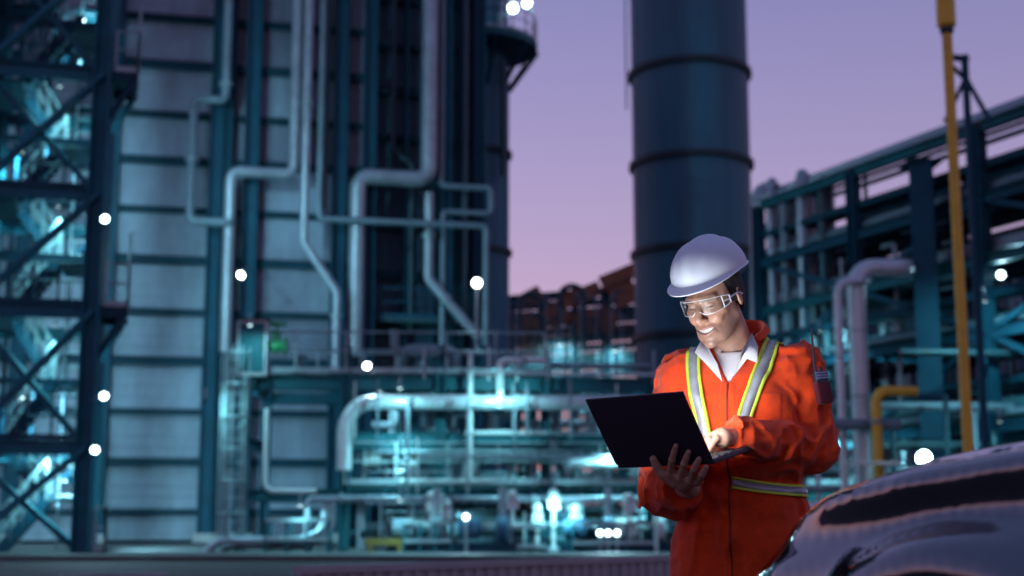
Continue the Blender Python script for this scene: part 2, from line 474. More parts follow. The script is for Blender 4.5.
for i, z in enumerate(lev[1:-1]):
    railing([T.pt(sL + .25, -.3, z + .2), T.pt(sR - .25, -.3, z + .2)], step=.7).build('railing', M_['steel'], tow, kind='stuff')
    for xx in (-8, 26, 60):
        m = MB(); m.beam(T.pt(st(xx), DB + .3, z + .2), T.pt(st(xx), DB + .3, lev[i + 2] - .2), .1, .1); m.build('post', M_['steel_dark'], tow)
    zm_ = (z + lev[i + 2]) / 2
    m = MB(); m.beam(T.pt(sL + .25, -.9, zm_), T.pt(sR - .25, -.9, zm_), .1, .16); m.build('girt', M_['steel'], tow)
m = MB()
for o in (0, .4): m.beam(T.pt(sR - .8 + o, -4.4, .12), T.pt(sR - .8 + o, -4.4, lev[-1]), .04, .06)
for k in range(50): m.beam(T.pt(sR - .8, -4.4, .4 + k * .4), T.pt(sR - .4, -4.4, .4 + k * .4), .03, .03)
m.build('cable_ladder', M_['galv'], tow, kind='stuff')
# tower lamps
for i, (x, y) in enumerate(((60, 86), (58, 206), (56, 324), (52, 456))):  # fill lights added to brighten the stairs and the tower's back
    p = T.px(x, y, -.7); lamp(p, (-.15, .55, -.8), ('top', 'second', 'third', 'lowest')[i] + ' fill lamp added inside the stair tower to brighten it', .05, 60, (.28, .86, .96), lens='lens_dim', arm=p + Vector((0, 0, .3)), group='tower fill lamps', name='downlight')
for (x, y, lab) in ((105, 219, 'small round flood lamp on the stair tower below its upper platform'), (104, 396, 'lower flood lamp on the stair tower column, above the landing'),
                    (95, 450, 'lowest flood lamp on the stair tower column')):
    p = T.px(x, y, .62); lamp(p, (.35, -.75, -.35), lab, .09, 16, arm=T.pt(sR + .1, .2, p.z - .1))
for i, (x, y, d) in enumerate(((80, 20, -2.4), (76, 262, -2.4), (74, 478, -2.4), (20, 150, -4.2), (20, 395, -4.2))):
    p = T.px(x, y, d)
    lamp(p, (.3, .75, -.5), ('flood lamp shining through the top stair flight', 'flood lamp behind the stairs by the middle platform', 'flood lamp behind the lowest stair flight',
         'flood lamp at the back of the tower above the crossed braces', 'flood lamp at the back of the tower near the ground braces')[i], .16, (300, 300, 260, 200, 200)[i], (.36, .85, 1.0), arm=p + Vector((0, -.2, .5)), group='tower back lamps')

# ------------------------------------------------------------------ round vessel with a top platform, behind the house
ves = empty('vessel', P(478, 518, 60).xy.to_3d(), 'round dark vessel with a railed ring platform near its top', 'vessel')
vc = P(476, 518, 60); vr = 32 / 1422 * 60 / .985
vz = lambda y: P(490, y, 60 - vr).z
m = MB(); m.lathe((vc.x, 60, 0), [(vr, .1), (vr, vz(60)), (vr * .8, vz(45)), (vr * .8, vz(-90))], 40); m.build('shell', M_['stack'], ves, True)
for y in (150, 250):
    m = MB(); m.lathe((vc.x, 60, vz(y)), [(vr, 0), (vr + .14, 0), (vr + .14, .22), (vr, .22)], 40); m.build('ring', M_['stackring'], ves, True)
pr = vr + 1.25; zp = vz(42)
m = MB(); m.lathe((vc.x, 60, zp), [(vr * .79, 0), (pr, 0), (pr, .3), (vr * .79, .3)], 40); m.build('platform_deck', M_['steel_teal'], ves, True, angle=30)
for k in range(10):
    a = 2 * math.pi * k / 10; m = MB()
    m.beam((vc.x + math.cos(a) * vr, 60 + math.sin(a) * vr, zp - 1.8), (vc.x + math.cos(a) * pr, 60 + math.sin(a) * pr, zp - .05), .12, .16); m.build('bracket', M_['steel'], ves)
pp = [(vc.x + math.cos(2 * math.pi * k / 20) * (pr - .05), 60 + math.sin(2 * math.pi * k / 20) * (pr - .05), zp + .3) for k in range(21)]
railing(pp, step=1).build('railing', M_['galv'], ves, kind='stuff')
m = MB(); m.tube([(vc.x + vr * .9, 59, zp), (vc.x + vr * .9, 59, zp + 3.4)], .1, 8, 0); m.build('mast', M_['steel'], ves)
m = MB(); m.tube([P(503, 60, 58.6), P(503, 175, 58.6)], .12, 8, 0); m.build('downcomer', M_['pipe_dark'], ves)
lamp(P(513, 8, 58.2), (.25, -.8, -.4), 'flood lamp on the ring platform at the top of the picture', .2, 20, arm=(vc.x + vr * .85, 59, P(513, 14, 58).z))
lamp(P(527, 3, 58.6), (.5, -.6, -.4), 'outer flood lamp on the ring platform railing', .2, 16, arm=P(534, 14, 58.6))
lamp(P(499, 26, 58.2), (.1, .2, -.9), 'lamp lighting the ring platform deck from above', .14, 16, arm=P(499, 16, 58.4))

# ------------------------------------------------------------------ the big flue stack
KY = 70
kc = P(694, 300, KY).x; kr = 59 / 1422 * KY / .985
stk = empty('flue_stack', (kc, KY, .12), 'wide blue grey flue stack with dark stiffening rings', 'chimney')
m = MB(); m.lathe((kc, KY, 0), [(kr * 1.0, .1), (kr, 45)], 72); m.build('shell', M_['stack'], stk, True)
zk = lambda y: P(690, y, KY - kr).z
for y in (-35, 58, 152, 244, 332, 410):
    m = MB(); m.lathe((kc, KY, zk(y)), [(kr - .02, -.17), (kr + .2, -.14), (kr + .2, .14), (kr - .02, .17)], 72); m.build('ring', M_['stackring'], stk, True)
for k in range(3):
    m = MB(); a0 = R(200 + 50 * k); m.tube([(kc + kr * math.cos(a0), KY + kr * math.sin(a0), 0.1), (kc + kr * math.cos(a0), KY + kr * math.sin(a0), 45)], .028, 6, 0); m.build('seam', M_['stack'], stk, True)
m = MB(); lx, ly = kc - kr - .25, KY + .3
for o in (-.2, .2): m.tube([(lx, ly + o, zk(90)), (lx, ly + o, 45)], .03, 6, 0)
for i in range(70):
    z = zk(90) + i * .33
    m.tube([(lx, ly - .2, z), (lx, ly + .2, z)], .02, 5, 0)
m.build('ladder', M_['galv'], stk, kind='stuff')

# ------------------------------------------------------------------ pipe module in the middle
Q = Frame(450, 38, R(3))
def sq(x, d=0.0): return Q.sz(x, 450, d)[0]
def zq(y, d=0.0): return Q.sz(450, y, d)[1]
mod = empty('pipe_rack_module', Q.pt(sq(450), -2, .12), 'open teal steel pipe module with decks and railings across the middle', 'pipe rack')
cols = [243, 345, 440, 545, 650, 760, 850]
lv = [zq(495), zq(441), zq(384)]
for x in cols:
    for d in (0, -5):
        top = zq(346 if x < 500 else 372) if d == 0 else zq(372)
        m = MB(); m.ibeam(Q.pt(sq(x), d, .12), Q.pt(sq(x), d, top), .26, .26, .03, (1, 0, 0)); m.build('column', M_['steel_teal' if d == 0 else 'steel'], mod)
for z, k in zip(lv, (.3, .42, .36)):
    for d in (0, -5):
        for a, b in zip(cols, cols[1:]):
            if z == lv[1] and a < 300: continue
            m = MB(); m.ibeam(Q.pt(sq(a) + .14, d, z), Q.pt(sq(b) - .14, d, z), .2, k, .03); m.build('beam', M_['steel_teal' if d == 0 else 'steel'], mod)
    for a in cols:
        m = MB(); m.ibeam(Q.pt(sq(a), -.14, z), Q.pt(sq(a), -4.86, z), .2, .28, .03); m.build('beam', M_['steel'], mod)
for z, x0, x1 in ((lv[0], 345, 850), (lv[2], 243, 545)):
    m = MB(); m.box(Q.pt((sq(x0) + sq(x1)) / 2, -2.5, z + .24), (sq(x1) - sq(x0), 4.7, .06), Q.M); m.build('deck_grating', M_['grate'], mod)
for a, b in zip(cols[1:], cols[2:]):
    m = MB(); m.beam(Q.pt(sq(a), -5.1, lv[0]), Q.pt(sq(b), -5.1, lv[2]), .1, .16); m.build('brace', M_['steel'], mod)
railing([Q.pt(sq(345), .1, lv[0] + .27), Q.pt(sq(850), .1, lv[0] + .27)], step=1.3).build('railing', M_['galv'], mod, kind='stuff')
railing([Q.pt(sq(243), .1, lv[2] + .27), Q.pt(sq(545), .1, lv[2] + .27)], step=1.3).build('railing', M_['galv'], mod, kind='stuff')
railing([Q.pt(sq(300), -4.9, lv[2] + .27), Q.pt(sq(545), -4.9, lv[2] + .27)], step=1.3).build('railing', M_['galv'], mod, kind='stuff')

def qp(pts, d, wpx, label, mat='pipe', **k):
    return pipe(Q.route(pts, d), wpx / 37.4 / 2, label, mat, **k)
qp([(344, 470), (345, 402), (545, 401), (700, 401)], .55, 15, 'fat bright silver pipe with a rounded elbow, level across the module', 'pipe_lit', bend=.75, bands=1.4)
qp([(372, 425), (395, 425), (395, 412)], .75, 7, 'short silver bypass stub under the fat pipe', 'pipe')
qp([(500, 408), (500, 361), (548, 359)], .7, 7, 'white bent riser above the fat pipe', 'white', flange=((0, .1), (1, .5)))
qp([(470, 478), (470, 352)], .45, 5, 'tall pale riser standing through the module, left of the bent one', 'white')
qp([(548, 424), (549, 366), (650, 366)], -.6, 6, 'blue grey pipe turning level at the height of the top deck', 'pipe_grey', flange=((1, .3),))
qp([(538, 389), (690, 389)], -.4, 8, 'level grey pipe just below the top deck beam', 'pipe_grey', flange=((0, .35), (0, .7)))
qp([(520, 424), (690, 424)], -1.2, 9, 'level silver pipe behind the laptop height', 'pipe', flange=((0, .4),))
qp([(570, 463), (700, 463)], .5, 10, 'bright short level pipe left of the laptop corner', 'pipe_lit', bands=.9)
qp([(520, 449), (720, 449)], -1.0, 8, 'level silver pipe above the bright short one', 'pipe')
qp([(306, 576), (307, 499), (420, 499), (700, 497)], .7, 7, 'slim silver pipe running level at the lower deck edge', 'pipe', flange=((1, .3), (2, .4)))
qp([(326, 504), (322, 531), (300, 541), (206, 541), (204, 600)], 1.1, 9, 'silver pipe stepping down to the left near the ground', 'pipe', bend=.5)
qp([(332, 502), (332, 534), (301, 546), (216, 546), (216, 600)], .8, 7, 'second silver pipe stepping down beside the first near the ground', 'pipe', bend=.45)
qp([(267, 408), (267, 491), (316, 493)], .6, 5, 'thin pale loop pipe beside the caged ladder', 'white', bend=.25)
qp([(420, 520), (700, 520)], -.8, 6, 'thin grey pipe under the lower deck, nearest the yard', 'pipe_grey')
qp([(345, 534), (700, 533)], -1.8, 8, 'dark level pipe under the lower deck', 'pipe_dark')
qp([(330, 585), (352, 566), (420, 562), (520, 562)], 1.3, 10, 'pale curved pipe lying low near the yard wall', 'white', bend=.8)
qp([(395, 330), (395, 352), (440, 352)], .2, 9, 'grey stub pipe with an elbow on the top deck', 'pipe_grey')
qp([(455, 372), (455, 350), (402, 350), (402, 372)], -.6, 11, 'hooped grey pipe standing on the top deck', 'pipe_grey', bend=.5)
# many small risers, alike
for i in range(64):
    x = random.uniform(352, 690); d = random.choice((-.4, -.9, -1.6, -2.6, -3.6))
    y0, y1 = random.choice(((436, 386), (492, 444), (566, 500), (492, 388), (566, 444)))
    mt = random.choice(('pipe_grey', 'pipe', 'white', 'pipe_dark', 'pipe'))
    z1, z0 = zq(y1), max(.12, zq(y0)); s = sq(x)
    k = random.choice((-1, 1)) * random.uniform(.3, .9)
    pts = [Q.pt(s, d, z0), Q.pt(s, d, z1)]
    if random.random() < .5: pts = [Q.pt(s, d, z0), Q.pt(s, d, z0 + (z1 - z0) * .6), Q.pt(s + k, d, z0 + (z1 - z0) * .6), Q.pt(s + k, d, z1)]
    pipe(pts, random.choice((.045, .06, .08, .1)), '%s %s branch pipe, %s, %s' % ({'pipe_grey': 'grey', 'pipe': 'silver', 'white': 'pale', 'pipe_dark': 'dark'}[mt], 'straight' if len(pts) == 2 else 'stepped', 'first bay right of the ladder' if x < 440 else 'second bay right of the ladder' if x < 545 else 'bay left of the laptop' if x < 650 else 'bay behind the worker', {436: 'under the top deck', 492: 'above the lower deck', 566: 'rising from the ground'}[y0]), mt, 'small branch pipes in the module', name='branch_pipe', seg=9)
for i in range(22):
    y = random.choice((396, 412, 430, 455, 470, 480, 508, 515, 528, 542, 372)); d = random.choice((-1.4, -2.2, -3.2, -4.2))
    x0 = random.uniform(345, 480); x1 = random.uniform(560, 720)
    pipe([Q.pt(sq(x0), d, zq(y)), Q.pt(sq(x1), d, zq(y))], random.choice((.07, .1, .14)), 'level header pipe inside the module, at %s' % {396: 'the height of the top deck underside', 412: 'the height of the fat pipe', 430: 'just under the fat pipe', 455: 'just below the middle beam', 470: 'the railing top of the lower deck', 480: 'knee height on the lower deck', 508: 'just below the lower deck', 515: 'a hand below the lower deck', 528: 'head height above the ground', 542: 'waist height above the ground', 372: 'knee height on the top deck'}[y], random.choice(('pipe_grey', 'pipe', 'pipe_dark')), 'header pipes in the module', name='header_pipe', seg=10)

def valve(p, s, label, mat='steel_teal', wheel='steel_dark', group=None, axis=Vector((1, 0, 0))):
    root = empty('valve', p, label, 'valve', group); p = Vector(p)
    m = MB(); m.lathe(p - axis * s, [(s * .85, 0), (s * .85, s * .2), (s * .45, s * .3), (s * .7, s), (s * .45, s * 1.7), (s * .85, s * 1.8), (s * .85, s * 2)], 14, axis); m.build('body', M_[mat], root, True)
    m = MB(); m.lathe(p, [(s * .35, s * .4), (s * .3, s * 1.1), (s * .55, s * 1.15), (s * .5, s * 1.4), (s * .12, s * 1.45), (s * .12, s * 2.2)], 12); m.build('bonnet', M_[mat], root, True)
    m = MB(); c = p + Vector((0, 0, s * 2.1)); ring = [c + Vector((math.cos(k * math.pi / 8) * s, math.sin(k * math.pi / 8) * s, 0)) for k in range(17)]
    m.tube(ring, s * .1, 6, 0, False)
    for k in range(3): a = k * math.pi / 3; m.tube([c + Vector((math.cos(a), math.sin(a), 0)) * s, c - Vector((math.cos(a), math.sin(a), 0)) * s], s * .06, 5, 0)
    m.build('handwheel', M_[wheel], root, True); return root
valve(Q.px(276, 346, .1), .28, 'big green hand valve on the top deck beside the ladder', 'green', 'green')
valve(Q.px(372, 462, -.3), .2, 'pale valve between the decks left of the railing gate', 'white')
valve(Q.px(410, 463, -.4), .2, 'pale valve between the decks under the fat pipe', 'white')
for x in (435, 520, 566, 620): valve(Q.px(x, 474, -.8), .17, 'small teal valve standing behind the lower deck railing', 'steel_teal', 'pipe_grey', 'deck valves')
for x in (300, 420, 520): valve(Q.px(x, 372, -1.2), .2, 'small grey valve on the top deck of the module', 'pipe_grey', 'steel_dark', 'top deck valves')

# control box and instrument stands
def cabinet(c, w_, h_, d_, label, mat='white'):
    root = empty('control_box', c, label, 'cabinet'); c = Vector(c)
    m = MB(); m.box(c + Vector((0, 0, h_ / 2)), (w_, d_, h_)); m.build('box', M_[mat], root)
    m = MB(); m.box(c + Vector((0, -d_ / 2 - .012, h_ / 2)), (w_ * .88, .02, h_ * .9)); m.build('door', M_['steel_teal'], root)
    m = MB(); m.box(c + Vector((w_ * .34, -d_ / 2 - .03, h_ / 2)), (.03, .03, h_ * .2)); m.build('handle', M_['black'], root)
    m = MB(); m.box(c + Vector((0, -.02, h_ + .03)), (w_ * 1.1, d_ * 1.2, .05)); m.build('rain_hood', M_['steel_dark'], root)
cabinet(Q.pt(sq(252), .3, zq(378)), .75, 1.45, .5, 'tall pale control cabinet on the top deck under the lamp')
cabinet(Q.pt(sq(560), -.3, .12), .9, 1.0, .5, 'control cabinet on the ground under the module deck', 'bluepaint')

# caged ladder
lad = empty('caged_ladder', Q.pt(sq(237), .5, .12), 'pale caged ladder climbing to the top deck', 'ladder')
s = sq(237); z1 = zq(352)
m = MB()
for o in (-.24, .24): m.beam(Q.pt(s + o, .5, .12), Q.pt(s + o, .5, z1), .05, .07)
m.build('rail', M_['galv'], lad, kind='stuff')
m = MB()
for i in range(int(z1 / .3)): m.tube([Q.pt(s - .24, .5, .3 + i * .3), Q.pt(s + .24, .5, .3 + i * .3)], .018, 6, 0)
m.build('rungs', M_['galv'], lad, kind='stuff')
for i in range(7):
    z = zq(545) + i * (z1 - zq(545)) / 6.2; m = MB()
    m.tube([Q.pt(s - .24, .5, z)] + [Q.pt(s - .37 * math.cos(a), .5 + .72 * math.sin(a), z) for a in np.linspace(.2, math.pi - .2, 9)] + [Q.pt(s + .24, .5, z)], .03, 6, 0); m.build('cage_hoop', M_['galv'], lad, True)
m = MB()
for a in np.linspace(.3, math.pi - .3, 5): m.beam(Q.pt(s - .37 * math.cos(a), .5 + .72 * math.sin(a), zq(545)), Q.pt(s - .37 * math.cos(a), .5 + .72 * math.sin(a), z1), .03, .03)
m.build('cage_strap', M_['galv'], lad, kind='stuff')

# pumps and skids along the foot of the module
def pump(px, d, label, mat, s=.35):
    c = Q.pt(sq(px, d), d, .12); root = empty('pump', c, label, 'pump')
    m = MB(); m.box(c + Vector((0, 0, .12)), (s * 4.6, s * 1.6, .22)); m.build('base_frame', M_['steel_dark'], root)
    m = MB(); m.lathe(c + Vector((-s * 2, 0, .24 + s)), [(s * .4, 0), (s * .75, .04), (s * .8, s * 1.6), (s * .75, s * 1.65), (s * .3, s * 1.8)], 16, (1, 0, 0)); m.build('motor', M_[mat], root, True)
    m = MB(); m.lathe(c + Vector((-s * .2, 0, .24 + s)), [(s * .16, 0), (s * .16, s)], 10, (1, 0, 0)); m.build('shaft', M_['galv'], root, True)
    m = MB(); m.lathe(c + Vector((s * .8, 0, .24 + s)), [(s * .4, 0), (s * .95, s * .15), (s * .95, s * .85), (s * .4, s)], 18, (1, 0, 0)); m.build('casing', M_[mat], root, True)
    m = MB(); m.tube([c + Vector((s * 1.3, 0, .24 + s * 1.8)), c + Vector((s * 1.3, 0, .24 + s * 4))], s * .3, 10, 0); m.build('outlet', M_['pipe'], root, True)
pump(590, 1.0, 'blue pump with a round motor right of the three low lamps', 'bluepaint'); pump(485, 1.2, 'blue pump standing at the foot of the module, middle of the yard edge', 'bluepaint')
pump(420, 1.0, 'grey pump beside the yellow frame', 'pipe_grey'); pump(640, 1.1, 'pale pump behind the laptop side', 'white')
M_['dullyellow'] = pm('dull_yellow_paint', (.22, .15, .03), .6, 0, .25, 2, rust=.4)
yf = empty('pipe_support', Q.pt(sq(388), 1.3, .12), 'yellow pipe support frame near the ground', 'support')
for x in (374, 402):
    m = MB(); m.beam(Q.pt(sq(x), 1.3, .12), Q.pt(sq(x), 1.3, zq(541)), .12, .12); m.build('leg', M_['dullyellow'], yf)
m = MB(); m.beam(Q.pt(sq(369), 1.3, zq(541)), Q.pt(sq(407), 1.3, zq(541)), .14, .16); m.build('crossbar', M_['dullyellow'], yf)
for i, x in enumerate((432, 447, 512, 537, 553, 575, 628, 655)):
    d = random.uniform(.7, 1.5); s = sq(x, d)
    o = MB(); h = random.uniform(.9, 1.5)
    o.tube([Q.pt(s, d, .12), Q.pt(s, d, h)], .05, 8, 0); o.box(Q.pt(s, d + .06, h), (.3, .1, .26), Q.M); o.lathe(Q.pt(s, d + .05, h + .25), [(.1, 0), (.13, .02), (.13, .06), (.1, .08)], 12, Q.n)
    tag(o.build('instrument_stand', M_['white'], None, True), 'pale instrument stand with a gauge at the foot of the module', 'instrument', 'instrument stands')

for i in range(34):
    x = random.uniform(348, 690); d = random.uniform(.15, 1.3); a_, b_ = random.choice(((440, 384), (494, 440), (494, 400), (566, 494), (566, 512), (384, 350)))
    pipe([Q.pt(sq(x, d), d, max(.12, zq(a_))), Q.pt(sq(x, d), d, zq(b_))], random.choice((.022, .03, .04)), 'thin upright conduit before the module, %s' % {384: 'up to the top deck' , 440: 'up to the middle beam', 400: 'up past the middle beam', 494: 'from the ground to the lower deck', 512: 'from the ground, short', 350: 'standing on the top deck'}[b_], random.choice(('white', 'pipe', 'galv', 'pipe_grey')), 'thin conduits', name='conduit', seg=6)
for i in range(16):
    y = random.choice((372, 378, 394, 416, 434, 452, 458, 473, 482, 504, 512, 524, 538, 548)); d = random.uniform(.1, 1.2); x0 = random.uniform(345, 560); x1 = x0 + random.uniform(60, 240)
    pipe([Q.pt(sq(x0, d), d, zq(y)), Q.pt(sq(x1, d), d, zq(y))], random.choice((.025, .035, .05)), 'thin level line before the module, %s' % ('above the middle beam' if y < 440 else 'at the lower deck' if y < 500 else 'near the ground'), random.choice(('white', 'pipe', 'galv', 'pipe_grey')), 'thin level lines', name='conduit', seg=6)
for k, (x0, x1, yt, lab) in enumerate(((405, 452, 522, 'pale skid frame beside the yellow support'), (498, 545, 527, 'pale skid frame in the middle of the yard edge'), (572, 652, 524, 'wide pale skid frame under the three tiny lamps'), (268, 330, 520, 'pale skid frame right of the ladder foot'))):
    d = 1.35; root = empty('skid_frame', Q.pt(sq((x0 + x1) / 2, d), d - .5, .12), lab, 'frame')
    for dd in (d, d - 1.1):
        for j in range(4):
            s_ = sq(x0 + (x1 - x0) * j / 3, d); m = MB(); m.beam(Q.pt(s_, dd, .12), Q.pt(s_, dd, zq(yt)), .07, .07); m.build('post', M_['steel_teal'], root)
        for zz in (zq(yt), zq(yt + 18)):
            m = MB(); m.beam(Q.pt(sq(x0, d), dd + .05, zz), Q.pt(sq(x1, d), dd + .05, zz), .06, .09); m.build('rail', M_['galv'], root)
    m = MB(); m.box(Q.pt(sq((x0 + x1) / 2, d), d - .55, zq(yt + 22)), (sq(x1, d) - sq(x0, d), 1.0, .05), Q.M); m.build('deck', M_['grate'], root)
# lamps on the house and the module
lamp(B.px(241, 275, 2.2), (-.3, -.8, -.4), 'round lamp on the boiler house above the control cabinet', .12, 20, lens='lens_warm', arm=B.px(247, 268, .6))
lamp(Q.px(477, 283, -.8), (.05, -1, -.15), 'lone round lamp on a post at the right edge of the house', .12, 16, lens='lens_warm', post=zq(350))
lamp(Q.px(367, 366, .3), (.3, -.8, -.45), 'slanted lamp on the top deck railing of the module', .09, 18, lens='lens_warm', arm=Q.px(362, 352, .1))
lamp(Q.px(466, 517, 1.5), (-.1, -1, -.1), 'small bright lamp low on a post near the ground', .07, 14, post=.12)
for i, x in enumerate((600, 608, 617)):
    lamp(Q.px(x, 533, 1.4), (-.05, -1, -.1), ('left', 'middle', 'right')[i] + ' lamp of the three tiny lamps in a row near the ground', .065, 6, post=.12)
# lamps under the decks: they make the module glow
k = 0
for (x, y, d, pw) in ((262, 396, -1, 26), (380, 392, -2.2, 26), (400, 388, 1.7, 26), (500, 388, 1.7, 26), (600, 375, -1.5, 30), (660, 395, .9, 30), (400, 447, 1.1, 16), (520, 447, -1.6, 20), (610, 447, 1.1, 22), (690, 447, -2, 20),
                   (300, 505, 1.5, 16), (450, 505, -1.5, 18), (560, 505, 1.6, 20), (650, 505, -.8, 20), (250, 325, 1.6, 14), (205, 400, 2, 14), (400, 500, 2.2, 12)):
    p = Q.px(x, y, d)
    lamp(p, (0, .25, -1) if k % 3 else (-.1, .75, -.6), 'small downlight fixed under a deck of the pipe module', .05, pw, (.28, .86, .96), group='module downlights', lens='lens_dim', arm=p + Vector((0, 0, .3)), name='downlight'); k += 1

# ------------------------------------------------------------------ far plant between house and stack
far = empty('far_pipe_rack', P(575, 518, 84).xy.to_3d(), 'distant dark pipe rack with rusty panels between the vessel and the stack', 'pipe rack')
FY = 84
for x in (512, 545, 575, 606, 638):
    for d in (0, 6):
        m = MB(); a = P(x, 300 - (x - 512) * .22, FY + d); m.beam((a.x, FY + d, .1), a, .42, .42); m.build('column', M_['steel'], far)
for yb in (300, 322, 345, 370, 400):
    for d in (0, 6):
        a, b = P(508, yb, FY + d), P(645, yb - 12, FY + d); m = MB(); m.ibeam(a, b, .3, .5, .05); m.build('beam', M_['steel_dark'], far)
for i, (x0, x1, y0, y1) in enumerate(((520, 541, 303, 292), (560, 600, 303, 288), (601, 640, 284, 268), (520, 535, 335, 318), (548, 566, 322, 308), (612, 636, 300, 288), (526, 546, 350, 340), (575, 596, 326, 318), (600, 612, 330, 310))):
    m = MB(); a, b = P(x0, y0, FY - .6), P(x1, y1, FY - .6); m.beam(a, b, .12, .9 if i < 3 else 1.4); m.build('rusty_panel', M_['rust'], far)
for x0, x1, y in ((560, 584, 286), (520, 540, 294)):
    z0 = P(x0, 345, FY - 2)
    pipe([(P(x0, 345, FY - 2).x, FY - 2, z0.z), P(x0, y, FY - 2), P(x1, y, FY - 2), (P(x1, 345, FY - 2).x, FY - 2, z0.z)], .17, 'distant arched pipe loop above the far rack', 'pipe_dark', 'far pipe loops', bend=.7, seg=10)
for i in range(9):
    y = 308 + i * 9; a, b = P(506, y, FY + 1 + i % 3), P(648, y - 9, FY + 1 + i % 3)
    pipe([a, b], .16 + .12 * random.random(), 'distant level pipe on the far rack', random.choice(('pipe_dark', 'pipe_grey', 'rust')), 'far rack pipes', seg=8)
for i in range(26):
    x = 511 + i * 5; y = random.uniform(290, 330)
    pipe([(P(x, 350, FY - 3).x, FY - 3, .12), P(x, y, FY - 3), P(x + random.choice((-7, 7)), y, FY - 3)], .08, 'distant bent riser in front of the far rack', random.choice(('pipe_dark', 'pipe_grey')), 'far risers', seg=8)
for (x, y) in ((560, 344), (615, 350), (530, 360)):
    lamp(P(x, y, 80), (0, .6, -.7), 'distant lamp among the far risers', .14, 34, (.28, .86, .96), group='far lamps', arm=P(x, y - 5, 80.5))

# ------------------------------------------------------------------ pipe rack that comes towards us on the right
W0 = Vector((8.65, 47.7, 0)); W1 = Vector((13.3, 37.0, 0)); wd_ = (W1 - W0).normalized(); wn = Vector((wd_.y, -wd_.x, 0))     # wn: away from the sight line, to the right/back
if wn.x < 0: wn = -wn
def W(t, o, z): return W0 + wd_ * t + wn * o + Vector((0, 0, z))
RT = 11.6
rack = empty('pipe_bridge', W(6, 2, .12), 'tall steel pipe bridge running back along the right side', 'pipe rack')
tcol = [-.4, 4.9, 10.5, 16, 21]
zl = [3.4, 5.9, 7.9, 9.6]
for t in tcol:
    for o in (0, 4.2):
        m = MB(); m.ibeam(W(t, o, .12), W(t, o, RT), .34, .34, .04, wd_); m.build('column', M_['steel'], rack)
    for z in zl:
        m = MB(); m.ibeam(W(t, .17, z), W(t, 4.03, z), .24, .36, .03); m.build('crossbeam', M_['steel_dark'], rack)
for a, b in zip(tcol, tcol[1:]):
    for o in (0, 4.2):
        for z in zl + [RT]:
            m = MB(); m.ibeam(W(a + .17, o, z), W(b - .17, o, z), .22, .3, .03); m.build('beam', M_['steel_teal' if z in (7.9, RT) else 'steel'], rack)
        zz = zl + [RT]
        for i, (z0, z1) in enumerate(zip(zz, zz[1:])):
            if i == 3: continue
            q = [(a, z0), (b, z1)] if (i + tcol.index(a)) % 2 else [(a, z1), (b, z0)]
            m = MB(); m.beam(W(q[0][0], o, q[0][1]), W(q[1][0], o, q[1][1]), .12, .16); m.build('brace', M_['steel'], rack)
            mm = (a + b) / 2; m = MB(); m.beam(W(mm, o, z0 + .15), W(mm, o, z1 - .15), .12, .14); m.build('post', M_['steel'], rack)
pats = {RT: (.13, .2, .11, .16, .12), 9.6: (.2, .14, .3, .2), 7.9: (.25, .18, .22, .3, .16), 5.9: (.2, .32, .18), 3.4: (.3, .2, .24)}
for z, rs in pats.items():
    for i, r_ in enumerate(rs):
        o = .5 + i * (3.4 / max(1, len(rs) - 1)); zz = z + .2 + r_ + (0.1 + .28 * i if z == RT else 0)
        mt_ = 'pipe' if (z == RT and i < 2) else random.choice(('pipe_grey', 'pipe_dark', 'pipe'))
        tier = {RT: 'top', 9.6: 'upper tier', 7.9: 'middle tier', 5.9: 'lower tier', 3.4: 'lowest tier'}[z]; rank = ('outermost', 'second', 'third', 'fourth', 'fifth')[i]
        pipe([W(-1.0 - .12 * i, o, zz - 3), W(-1.0 - .12 * i, o, zz), W(22, o, zz)], r_, '%s long pipe from the yard side along the %s of the pipe bridge' % (rank, tier), mt_, 'bridge pipes', seg=10)
for t in (0.5, 3.2, 6.0, 8.6, 11.2, 13.8, 16.4):
    m = MB(); m.beam(W(t, .1, RT + .15), W(t, 4.0, RT + 1.55), .12, .14); m.build('pipe_saddle', M_['steel_dark'], rack)
    m = MB(); m.beam(W(t, 3.9, RT), W(t, 3.9, RT + 1.8), .12, .12); m.build('post', M_['steel_dark'], rack)
for z in (3.4, 5.9, 7.9, 9.6, RT):
    for i in range(4):
        o = -.12 + i * .75 + random.uniform(0, .4); rr = random.choice((.05, .07, .09))
        pipe([W(-.6, o, z + .26 + rr), W(22, o, z + .26 + rr)], rr, 'slim line squeezed between bigger pipes on the %s of the pipe bridge' % {RT: 'top', 9.6: 'upper tier', 7.9: 'middle tier', 5.9: 'lower tier', 3.4: 'lowest tier'}[z], random.choice(('pipe_dark', 'pipe_grey', 'pipe')), 'slim bridge lines', name='slim_pipe', seg=8)
for i, (z, o) in enumerate(((4.6, 1.0), (6.9, .3), (8.8, 2.5), (10.5, .4), (10.4, 3.4), (4.7, 3.5))):
    m = MB(); m.beam(W(-.4, o, z), W(22, o, z), .7, .06); m.beam(W(-.4, o - .35, z + .08), W(22, o - .35, z + .08), .02, .2); m.beam(W(-.4, o + .35, z + .08), W(22, o + .35, z + .08), .02, .2)
    tag(m.build('cable_tray', M_['steel_dark']), ('lowest front', 'second front', 'back middle', 'upper front', 'upper back', 'lowest back')[i] + ' dark cable tray running along inside the pipe bridge', 'cable tray', 'bridge cable trays')
